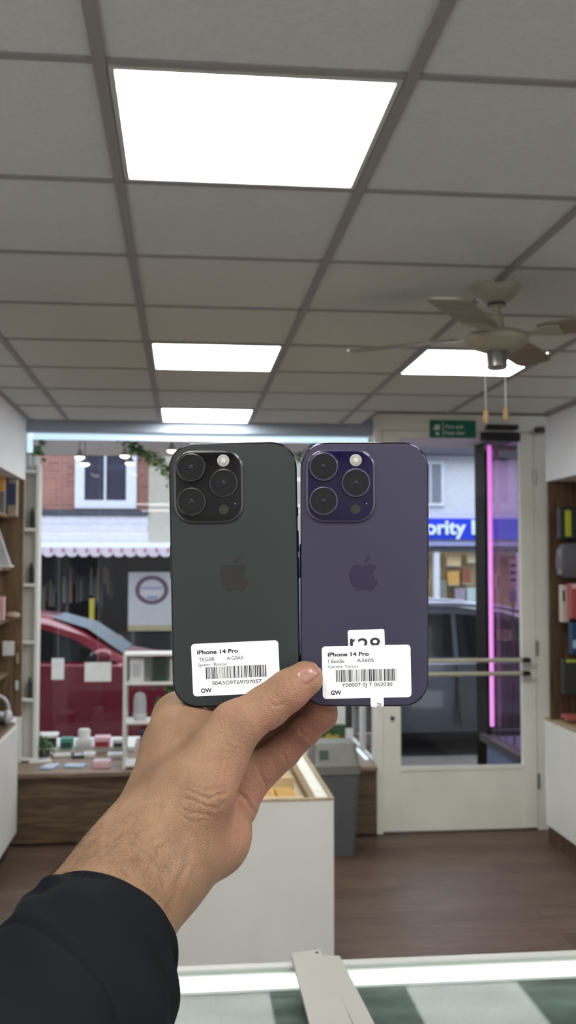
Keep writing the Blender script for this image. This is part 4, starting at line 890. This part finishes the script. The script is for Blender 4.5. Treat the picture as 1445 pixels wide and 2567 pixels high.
sticker(ph1, 588.5, 1440.5, math.radians(1.0), 479, 1614.5, math.radians(2.6), 219, 131.5,
        [('iPhone 14 Pro', 14, 118, 26.5, 10, 'ink', .04), ('Tl(G0B', 18, 57, 44, 9, 'ink_soft', .02), ('A.G0A0', 88, 129, 44, 9, 'ink_soft', .02), ('Spaor /Bavoe', 15, 88, 57, 8, 'ink_soft', .012), ('S0A5G9T69707057', 49, 173, 105, 9.5, 'ink', .012), ('OW', 20, 47, 123, 10.5, 'ink', .04)], 5)
ph2, _ = phone('deep purple smartphone with triple camera, held at right by the thumb', 914.8, 1440, 0.0, M['back_violet'], mat('glossy_violet_rim', rgb(60, 57, 76), .16, spec=.5, coat=.6), M['plate_violet'], M['frame_violet'], M['ring_violet'], M['logo_violet'], -.0004)
# price sticker under the main label with the top half of its number showing, and its tail at the phone's edge
def small_label(px0, py0, w_, h_, ang, name):
    pts = [(w_ / 2 + x, h_ / 2 + y) for x, y in rrect(w_, h_, 5, 4)]
    o = MB().prism(pts, lambda x, y: (x * PK, -y * PK, 0), lambda x, y: (x * PK, -y * PK, .00008)).build(name, M['label'], ph2)
    o.location = ((px0 - 914.8) * PK, -(py0 - 1440) * PK, .00010); o.rotation_euler = (0, 0, ang); return o
sl = small_label(872, 1580, 92, 60, math.radians(2.2), 'number_sticker')
sf = MB().prism([(3, 33), (5.5, 36.5), (17, 27), (17, 21.5)], lambda x, y: (x * PK, -y * PK, .00008), lambda x, y: (x * PK, -y * PK, .00011)).build('printed_stroke', M['ink'], sl)
fit_text(sl, '128', 5, 81, 55, 35, M['ink'], .0001, .012, 40.5)
s2 = small_label(929.5, 1738, 33, 34, math.radians(.6), 'tail_sticker')
fit_text(s2, 'ZB', 15, 27, 33, 8, M['ink'], .0001, .03)
sticker(ph2, 914.8, 1440, 0., 807, 1620.5, math.radians(1.25), 222.5, 131.5,
        [('iPhone 14 Pro', 14.5, 118, 25.5, 10, 'ink', .04), ('1 Bee0le', 15, 56, 42, 9, 'ink_soft', .02), ('A3605', 87, 130, 41.5, 9, 'ink_soft', .02), ('Gmobr Tecros', 15, 91, 55, 8, 'ink_soft', .012), ('Y00007 0J T 062030', 48, 175, 102.5, 9.5, 'ink', .012), ('GW', 20, 47, 121.5, 10.5, 'ink', .04)], 9)
# ------------------------------------------------------------------ the person: hand and forearm as one continuous skin
def camP(px, py, D): return np.array([(px - 722.5) / FPX * D, (1283.5 - py) / FPX * D, D], np.float32)
BAS = np.array([[*RIGHT], [*CUP], [*FWD]], np.float32)
def to_world(Q): return np.asarray(Q, np.float32) @ BAS + np.array([*EYE], np.float32)
def rcone(Pq, a, b, ra, rb, zs=1.):
    s = np.array([1, 1, 1 / zs], np.float32); p = Pq * s; a = a * s; b = b * s
    ba = b - a; l2 = float(ba @ ba); rr = ra - rb; a2 = l2 - rr * rr; il2 = 1 / l2
    pa = p - a; y = pa @ ba; z = y - l2
    v = pa * l2 - y[..., None] * ba; x2 = (v * v).sum(-1); y2 = y * y * l2; z2 = z * z * l2; k = np.sign(rr) * rr * rr * x2
    return np.where(np.sign(z) * a2 * z2 > k, np.sqrt(x2 + z2) * il2 - rb, np.where(np.sign(y) * a2 * y2 < k, np.sqrt(x2 + y2) * il2 - ra, (np.sqrt(x2 * a2 * il2) + y * rr) * il2 - ra))
def smin(a, b, k):
    h = np.maximum(k - np.abs(a - b), 0) / k; return np.minimum(a, b) - h * h * k * .25
def chain(Pq, pts, k, zs=1.):
    d = None
    for (x0, y0, D0, r0), (x1, y1, D1, r1) in zip(pts[:-1], pts[1:]):
        c = rcone(Pq, camP(x0, y0, D0), camP(x1, y1, D1), r0 * D0 / FPX, r1 * D1 / FPX, zs); d = c if d is None else smin(d, c, k)
    return d
ARM=[(60,2640,.43,150),(190,2425,.465,150),(262,2310,.49,161),(320,2222,.508,150),(376,2150,.522,142)]
DORS=[(372,2160,.525,132),(412,2010,.552,88),(432,1890,.566,68),(447,1808,.578,64)]
WEB=[(440,1990,.545,90),(470,1870,.560,72),(520,1846,.562,58)]
THEN=[(400,2120,.525,116),(484,1985,.532,100),(545,1890,.541,72),(590,1822,.545,60)]
THUMB=[(590,1822,.545,60),(672,1770,.549,51),(722,1732,.5495,48),(765,1702,.552,45)]
HYPO=[(400,2140,.53,132),(522,2094,.553,98),(562,2070,.570,70)]
PALM=[(586,2018,.590,63),(603,1945,.594,60),(560,1880,.599,60),(500,1830,.594,60)]
PINKY=[(614,1960,.594,56),(710,1884,.592,41),(763,1834,.589,37),(806,1792,.586,38),(810,1752,.583,36)]
RING=[(592,1902,.612,54),(690,1822,.614,40),(757,1768,.602,37),(790,1730,.588,35)]
MIDD=[(540,1850,.610,54),(650,1775,.616,42),(740,1722,.602,38),(780,1690,.588,35)]
INDX=[(452,1800,.588,66),(580,1735,.606,45),(670,1690,.597,40),(730,1665,.585,36)]
def hand_sdf(P):
    mm=.001
    body=chain(P,ARM,10*mm,.82)
    body=smin(body,chain(P,DORS,10*mm),16*mm)
    body=smin(body,chain(P,HYPO,10*mm),14*mm)
    body=smin(body,chain(P,WEB,10*mm),16*mm)
    th=chain(P,THEN,8*mm)
    th=smin(th,chain(P,THUMB,5*mm,.9),6*mm)
    body=smin(body,th,9*mm)
    palm=chain(P,PALM,10*mm)
    for f,k in ((PINKY,3),(RING,1.2),(MIDD,1.2)):
        palm=smin(palm,chain(P,f,3*mm),k*mm)
    body=smin(body,palm,4*mm)
    return smin(body,chain(P,INDX,3*mm),8*mm)

def surface(sdf_, lo, hi, h, Bk=8):
    lo = np.asarray(lo, np.float32); nb = np.ceil((np.asarray(hi) - lo) / (h * Bk)).astype(int); n = nb * Bk + 1
    bi = np.stack(np.meshgrid(*[np.arange(k) for k in nb], indexing='ij'), -1).reshape(-1, 3)
    cd = sdf_(lo + (bi * Bk + Bk / 2) * h); G = np.empty(tuple(n), np.float32)
    Gb = np.repeat(np.repeat(np.repeat(cd.reshape(tuple(nb)), Bk, 0), Bk, 1), Bk, 2)
    G[...] = 1.; G[:-1, :-1, :-1] = Gb
    act = bi[np.abs(cd) < Bk * h * 1.25]
    loc = np.stack(np.meshgrid(*[np.arange(Bk + 1)] * 3, indexing='ij'), -1).reshape(-1, 3)
    for c in range(0, len(act), 300):
        ii = (act[c:c + 300, None, :] * Bk + loc[None]).reshape(-1, 3)
        G[ii[:, 0], ii[:, 1], ii[:, 2]] = sdf_(lo + ii * np.float32(h))
    S = G < 0
    cnt = np.zeros(tuple(n - 1), np.int8)
    for a in (0, 1):
        for b in (0, 1):
            for c in (0, 1): cnt += S[a:n[0] - 1 + a, b:n[1] - 1 + b, c:n[2] - 1 + c]
    cells = np.argwhere((cnt > 0) & (cnt < 8)); idx = -np.ones(tuple(n - 1), np.int64); idx[tuple(cells.T)] = np.arange(len(cells))
    acc = np.zeros((len(cells), 3)); num = np.zeros(len(cells))
    cor = [(a, b, c) for a in (0, 1) for b in (0, 1) for c in (0, 1)]
    for i, p in enumerate(cor):
        for j, q in enumerate(cor):
            if j <= i or sum(abs(np.array(p) - q)) != 1: continue
            ga = G[tuple((cells + p).T)]; gb = G[tuple((cells + q).T)]; m_ = (ga < 0) != (gb < 0)
            t_ = ga[m_] / (ga[m_] - gb[m_]); acc[m_] += np.array(p) + t_[:, None] * (np.array(q) - np.array(p)); num[m_] += 1
    V = lo + (cells + acc / num[:, None]) * h
    faces = []
    for ax in range(3):
        e = np.zeros(3, int); e[ax] = 1; u, v = [k for k in range(3) if k != ax]
        A = S[tuple(slice(0, n[k] - e[k]) for k in range(3))]; Bq = S[tuple(slice(e[k], n[k]) for k in range(3))]
        ed = np.argwhere(A != Bq); ed = ed[(ed[:, u] > 0) & (ed[:, v] > 0) & (ed[:, u] < n[u] - 1) & (ed[:, v] < n[v] - 1)]
        du = np.zeros(3, int); du[u] = 1; dv = np.zeros(3, int); dv[v] = 1
        q = np.stack([idx[tuple((ed - du - dv).T)], idx[tuple((ed - dv).T)], idx[tuple(ed.T)], idx[tuple((ed - du).T)]], 1)
        flip = S[tuple(ed.T)] ^ (ax == 1)
        q[~flip] = q[~flip][:, ::-1]; faces.append(q[(q >= 0).all(1)])
    return V.astype(np.float32), np.concatenate(faces)
def grad(sdf_, Pq, e=.0005):
    g = np.stack([sdf_(Pq + np.eye(3, dtype=np.float32)[k] * e) - sdf_(Pq - np.eye(3, dtype=np.float32)[k] * e) for k in range(3)], -1)
    return g / (np.linalg.norm(g, axis=1, keepdims=True) + 1e-9)
V, FQ = surface(hand_sdf, (-.20, -.27, .36), (.045, -.075, .64), .00085)
for _ in range(2): Nn = grad(hand_sdf, V); V = V - Nn * np.clip(hand_sdf(V), -.001, .001)[:, None]
Nn = grad(hand_sdf, V)
# skin folds: grooves pressed along creases of the hand (positions given where they lie on the skin)
pxv = 722.5 + FPX * V[:, 0] / V[:, 2]; pyv = 1283.5 - FPX * V[:, 1] / V[:, 2]
front = Nn[:, 2] < .15
pxw = pxv + 2.6 * np.sin(pyv * .11 + pxv * .05) + 1.5 * np.sin(pxv * .21 - pyv * .17); pyw = pyv + 3.0 * np.sin(pxv * .09 - pyv * .04) + 1.6 * np.sin(pxv * .23 + pyv * .13)
def seg_dist(pl):
    d = np.full(len(V), 1e9); 
    tt = np.zeros(len(V)); n_ = len(pl) - 1
    for i in range(n_):
        a = np.array(pl[i], float); b = np.array(pl[i + 1], float); ab = b - a
        t_ = np.clip(((pxw - a[0]) * ab[0] + (pyw - a[1]) * ab[1]) / (ab @ ab), 0, 1)
        dd = np.hypot(pxw - a[0] - t_ * ab[0], pyw - a[1] - t_ * ab[1]); m_ = dd < d; d[m_] = dd[m_]; tt[m_] = (i + t_[m_]) / n_
    return d, tt
def cr7(*p): return [(300 + x / 2.491, 1620 + y / 2.491) for x, y in p]
GRO = [(cr7((555, 540), (640, 555), (720, 580), (805, 606)), .55, 4), (cr7((620, 470), (700, 520), (760, 560), (815, 592)), .4, 3.5), (cr7((560, 590), (660, 622), (765, 650)), .55, 4),
       (cr7((470, 640), (600, 655), (745, 690)), .45, 4), (cr7((600, 505), (690, 545), (780, 580)), .3, 3), (cr7((500, 700), (620, 710), (740, 720)), .2, 3),
       (cr7((890, 275), (925, 325), (985, 368), (1045, 352)), .8, 3.5), (cr7((908, 262), (955, 312), (1010, 335)), .7, 3), (cr7((925, 255), (970, 300), (1030, 318)), .6, 3), (cr7((885, 300), (930, 350), (1000, 385)), .5, 3),
       (cr7((395, 890), (470, 925), (560, 945), (640, 935), (695, 895)), .85, 4.5), (cr7((375, 930), (450, 968), (540, 1000), (620, 1008), (655, 985)), .8, 4),
       (cr7((350, 980), (430, 1030), (520, 1060), (600, 1062)), .8, 3.6), (cr7((335, 1012), (400, 1068), (470, 1098), (545, 1095)), .7, 3.6), (cr7((420, 1095), (450, 1140), (490, 1195), (520, 1260), (532, 1340), (520, 1420)), .4, 5),
       (cr7((410, 860), (500, 890), (600, 900), (680, 870)), .5, 5), (cr7((430, 820), (540, 845), (660, 830)), .3, 5),
       (cr7((712, 890), (770, 940), (822, 1000), (857, 1078)), 1.0, 4), (cr7((815, 690), (870, 770), (902, 840), (906, 905)), .7, 4),
       (cr7((700, 1000), (722, 1100), (702, 1200), (650, 1330)), .45, 7), (cr7((750, 1000), (772, 1110), (742, 1220), (680, 1320)), .4, 6), (cr7((660, 1060), (680, 1130), (660, 1210)), .35, 6),
       (cr7((990, 660), (1030, 700), (1058, 738)), .9, 3), (cr7((1105, 500), (1150, 555), (1192, 592)), 1.0, 3), (cr7((925, 515), (975, 555)), .4, 3),
       (cr7((340, 300), (400, 345), (500, 400)), .2, 4), (cr7((380, 470), (460, 440), (560, 400)), -.35, 12)]
disp = np.zeros(len(V)); craw = np.zeros(len(V))
for pl, dep, wd in GRO:
    d, tt = seg_dist(pl); env = np.clip(np.minimum(tt, 1 - tt) * 5, 0, 1) ** .6
    g = np.exp(-(d / wd) ** 2) * env * front; disp -= dep * .00062 * g
    if dep > 0: disp += dep * .00012 * np.exp(-((d - wd * 1.9) / (wd * .9)) ** 2) * env * front
for pl, dep, wd in ((cr7((420, 1180), (340, 1420), (250, 1640), (170, 1830)), .9, 14), (cr7((480, 1250), (430, 1420), (350, 1620)), .5, 10), (cr7((300, 1180), (255, 1330), (200, 1500)), .35, 9)):
    d, tt = seg_dist(pl); env = np.clip(np.minimum(tt, 1 - tt) * 4, 0, 1); disp += dep * .001 * np.exp(-(d / wd) ** 2) * env * front
V2 = V + Nn * disp[:, None].astype(np.float32)
me = bpy.data.meshes.new('person'); me.from_pydata(to_world(V2).tolist(), [], FQ.tolist())
for p in me.polygons: p.use_smooth = True
# natural pigment: pinker palm side and finger pads
pink = np.zeros(len(V))
for x, y, r, a in ((650, 1980, 90, .9), (780, 1800, 90, 1.), (720, 1880, 80, .8), (785, 1700, 40, .8), (690, 1840, 60, .9), (600, 2090, 70, .55), (560, 1760, 60, .35), (690, 1750, 30, .35)):
    pink = np.maximum(pink, a * np.exp(-(((pxv - x) ** 2 + (pyv - y) ** 2) / r ** 2)))
at = me.attributes.new('pink', 'FLOAT', 'POINT'); at.data.foreach_set('value', pink.astype(np.float32))
vein = np.zeros(len(V))
for pl, wd, a in ((cr7((400, 1130), (360, 1260), (300, 1400), (285, 1480)), 12, .38), (cr7((440, 1200), (400, 1330), (350, 1450)), 8, .25), (cr7((230, 720), (180, 860), (150, 980)), 10, .2), (cr7((250, 560), (215, 640), (175, 700)), 8, .15)):
    d, tt = seg_dist(pl); vein = np.maximum(vein, a * np.exp(-(d / wd) ** 2) * np.clip(np.minimum(tt, 1 - tt) * 5, 0, 1) * front)
av_ = me.attributes.new('vein', 'FLOAT', 'POINT'); av_.data.foreach_set('value', vein.astype(np.float32))
m, nt, b = new_mat('skin'); M['skin'] = m
tc = nt.nodes.new('ShaderNodeTexCoord'); n1 = nt.nodes.new('ShaderNodeTexNoise'); n1.inputs['Scale'].default_value = 45; n1.inputs['Detail'].default_value = 6
nt.links.new(tc.outputs['Object'], n1.inputs['Vector'])
cr = nt.nodes.new('ShaderNodeValToRGB'); cr.color_ramp.elements[0].position = .3; cr.color_ramp.elements[1].position = .72
cr.color_ramp.elements[0].color = rgb(124, 93, 70); cr.color_ramp.elements[1].color = rgb(148, 115, 88)
nt.links.new(n1.outputs['Fac'], cr.inputs[0])
av = nt.nodes.new('ShaderNodeAttribute'); av.attribute_name = 'pink'
mx = nt.nodes.new('ShaderNodeMix'); mx.data_type = 'RGBA'; nt.links.new(av.outputs['Fac'], mx.inputs['Factor']); nt.links.new(cr.outputs[0], mx.inputs['A']); mx.inputs['B'].default_value = rgb(164, 114, 96)
av2 = nt.nodes.new('ShaderNodeAttribute'); av2.attribute_name = 'vein'; mx2 = nt.nodes.new('ShaderNodeMix'); mx2.data_type = 'RGBA'
nt.links.new(av2.outputs['Fac'], mx2.inputs['Factor']); nt.links.new(mx.outputs['Result'], mx2.inputs['A']); mx2.inputs['B'].default_value = rgb(104, 88, 78)
nt.links.new(mx2.outputs['Result'], b.inputs['Base Color']); b.inputs['Roughness'].default_value = .5; b.inputs['Specular IOR Level'].default_value = .35
b.inputs['Subsurface Weight'].default_value = .12; b.inputs['Subsurface Radius'].default_value = (1, .35, .18); b.inputs['Subsurface Scale'].default_value = .004
vo = nt.nodes.new('ShaderNodeTexVoronoi'); vo.inputs['Scale'].default_value = 900; vo.feature = 'DISTANCE_TO_EDGE'
n2 = nt.nodes.new('ShaderNodeTexNoise'); n2.inputs['Scale'].default_value = 260; n2.inputs['Detail'].default_value = 4
nt.links.new(tc.outputs['Object'], vo.inputs['Vector']); nt.links.new(tc.outputs['Object'], n2.inputs['Vector'])
ad = nt.nodes.new('ShaderNodeMath'); ad.operation = 'MULTIPLY_ADD'; ad.inputs[1].default_value = 2.2; nt.links.new(vo.outputs['Distance'], ad.inputs[0]); nt.links.new(n2.outputs['Fac'], ad.inputs[2])
bp = nt.nodes.new('ShaderNodeBump'); bp.inputs['Strength'].default_value = .6; bp.inputs['Distance'].default_value = .0006
nt.links.new(ad.outputs[0], bp.inputs['Height']); nt.links.new(bp.outputs[0], b.inputs['Normal'])
me.materials.append(m)
person = bpy.data.objects.new('person', me); C.objects.link(person)
tag(person, 'person reaching in from the left, bare hand holding up the two smartphones, black jacket sleeve', 'person')
# thumb nail: a plate on the skin
def march(px, py):
    d = np.stack([(px - 722.5) / FPX, (1283.5 - py) / FPX, np.ones_like(px)], -1).astype(np.float32); t_ = np.full(px.shape, .50, np.float32)
    for _ in range(60): t_ = t_ + np.clip(hand_sdf(d * t_[..., None]) * .85, -.01, .02)
    return d * t_[..., None]
nu, nv = 15, 11
gu, gv = np.meshgrid(np.linspace(-1, 1, nu), np.linspace(-1, 1, nv), indexing='ij')
ca, sa = math.cos(math.radians(-36)), math.sin(math.radians(-36))
hl, hw_ = 29., 22.5
su_ = gu * np.sqrt(np.clip(1 - .28 * gv ** 2, 0, 1)); sv_ = gv * np.sqrt(np.clip(1 - .16 * gu ** 2, 0, 1))
nx = 774.5 + hl * su_ * ca - hw_ * sv_ * sa; ny = 1686.5 + hl * su_ * sa + hw_ * sv_ * ca
NP = march(nx, ny); NG = grad(hand_sdf, NP.reshape(-1, 3)).reshape(NP.shape)
edge = np.clip(np.minimum((1 - np.abs(gv)) * 5, (1 + gu) * 5), 0, 1)
NPo = NP + NG * (.00055 * edge - .00012)[..., None]; NPi = NP - NG * .0006
idn = np.arange(nu * nv).reshape(nu, nv)
fs = []
for i in range(nu - 1):
    for j in range(nv - 1):
        q = [idn[i, j], idn[i + 1, j], idn[i + 1, j + 1], idn[i, j + 1]]; fs.append(q); fs.append([x + nu * nv for x in q[::-1]])
rim = [idn[i, 0] for i in range(nu)] + [idn[nu - 1, j] for j in range(1, nv)] + [idn[i, nv - 1] for i in range(nu - 2, -1, -1)] + [idn[0, j] for j in range(nv - 2, 0, -1)]
for a, b2 in zip(rim, rim[1:] + rim[:1]): fs.append([a, a + nu * nv, b2 + nu * nv, b2])
nl = MB(); nl.v = [tuple(p) for p in to_world(np.concatenate([NPo.reshape(-1, 3), NPi.reshape(-1, 3)])).tolist()]; nl.f = [tuple(int(x) for x in f) for f in fs]
nail = nl.build('thumbnail', mat('nail', rgb(140, 98, 84), .30, var=.05, scale=60, sss=.1), person, True)
# forearm hair
rh = np.random.default_rng(4)
cand = np.where((Nn[:, 2] < .25) & (pyv > 1990) & (pyv < 2420) & (pxv > 90) & (pxv < 430))[0]
wgt = np.clip(1.25 - (pxv[cand] - (400 - (pyv[cand] - 1990) * .62)) / 210, .08, 1) * np.clip((pyv[cand] - 1960) / 160, .15, 1)
sel = rh.choice(cand, 950, p=wgt / wgt.sum())
hb = MB()
for k in sel:
    p = V2[k].astype(float); n_ = Nn[k].astype(float); dr = np.array([-.25 + rh.normal(0, .45), -.9 + rh.normal(0, .35), -.2]); dr -= n_ * (dr @ n_); dr /= np.linalg.norm(dr) + 1e-9
    sd = np.cross(n_, dr); L = rh.uniform(.003, .0085); cv = rh.normal(0, .5); pts = []
    for s_ in np.linspace(0, 1, 6): pts.append(p + dr * L * s_ + sd * L * cv * s_ * s_ + n_ * (.0012 * math.sin(min(s_ * 2.4, 2.6)) + .0002) * (.6 + .8 * rh.random() * 0 + .4))
    hb.tube(to_world(np.array(pts)).tolist(), [.00004, .00004, .000037, .00003, .000024, .000012], 4)
hr = hb.build('forearm_hair', mat('hair', rgb(46, 34, 26), .6), person, False, fix=False); hr['kind'] = 'stuff'
# jacket sleeve: rings along the arm with folds
SP = [(262, 2321, .4905, 180), (258, 2332, .4885, 193), (245, 2362, .484, 212), (228, 2400, .477, 229), (205, 2445, .468, 246), (172, 2510, .455, 262), (120, 2610, .435, 276), (40, 2760, .405, 292), (-60, 2950, .37, 310)]
path = [camP(x, y, D).astype(float) for x, y, D, r in SP]; rads = [r * D / FPX for x, y, D, r in SP]
NS, NA = 110, 128; tp = np.linspace(0, len(SP) - 1, NS)
PC = np.stack([np.interp(tp, range(len(SP)), [p[k] for p in path]) for k in range(3)], 1); RC = np.interp(tp, range(len(SP)), rads)
ax_ = (path[6] - path[1]); ax_ /= np.linalg.norm(ax_)
e1 = np.cross(ax_, [0, 0, 1.]); e1 /= np.linalg.norm(e1); e2 = np.cross(ax_, e1)
loops = []
for i in range(NS):
    L = []
    for j in range(NA):
        a = 2 * PI * j / NA; s_ = i / NS
        f = .0016 * math.sin(3 * a + 9 * s_ * (1 + .3 * math.sin(a))) * min(1, s_ * 6) + .0011 * math.sin(7 * a - 21 * s_ + 2 * math.sin(2 * a)) * min(1, s_ * 6) + .0008 * math.sin(26 * s_ + 4 * math.cos(a)) * min(1, s_ * 5)
        q = (s_ * 100 - 70 + 13 * math.cos(a)); f -= .0018 * math.exp(-(q / 1.3) ** 2)
        f -= .0012 * (1 / (1 + math.exp(-q * 1.2)))
        r = RC[i] + f
        L.append(PC[i] + (e1 * math.cos(a) + e2 * math.sin(a)) * r)
    loops.append(L)
inner = []
for off, dr in ((0, -.0008), (2, -.0022), (10, -.004), (22, -.008)):
    inner.append([np.array(loops[off][j]) - (e1 * math.cos(2 * PI * j / NA) + e2 * math.sin(2 * PI * j / NA)) * (-dr) for j in range(NA)])
allL = inner[::-1] + loops
sl_ = MB().loft([to_world(np.array(l)).tolist() for l in allL], cap=False)
m, nt, b = new_mat('black_jacket_cloth'); M['jacket'] = m
tc = nt.nodes.new('ShaderNodeTexCoord'); wv = nt.nodes.new('ShaderNodeTexNoise'); wv.inputs['Scale'].default_value = 700; nt.links.new(tc.outputs['Object'], wv.inputs['Vector'])
bp = nt.nodes.new('ShaderNodeBump'); bp.inputs['Strength'].default_value = .3; bp.inputs['Distance'].default_value = .0005; nt.links.new(wv.outputs['Fac'], bp.inputs['Height']); nt.links.new(bp.outputs[0], b.inputs['Normal'])
b.inputs['Base Color'].default_value = rgb(20, 21, 25); b.inputs['Roughness'].default_value = .85; b.inputs['Specular IOR Level'].default_value = .08
sl_.build('jacket_sleeve', M['jacket'], person, True, fix=True)
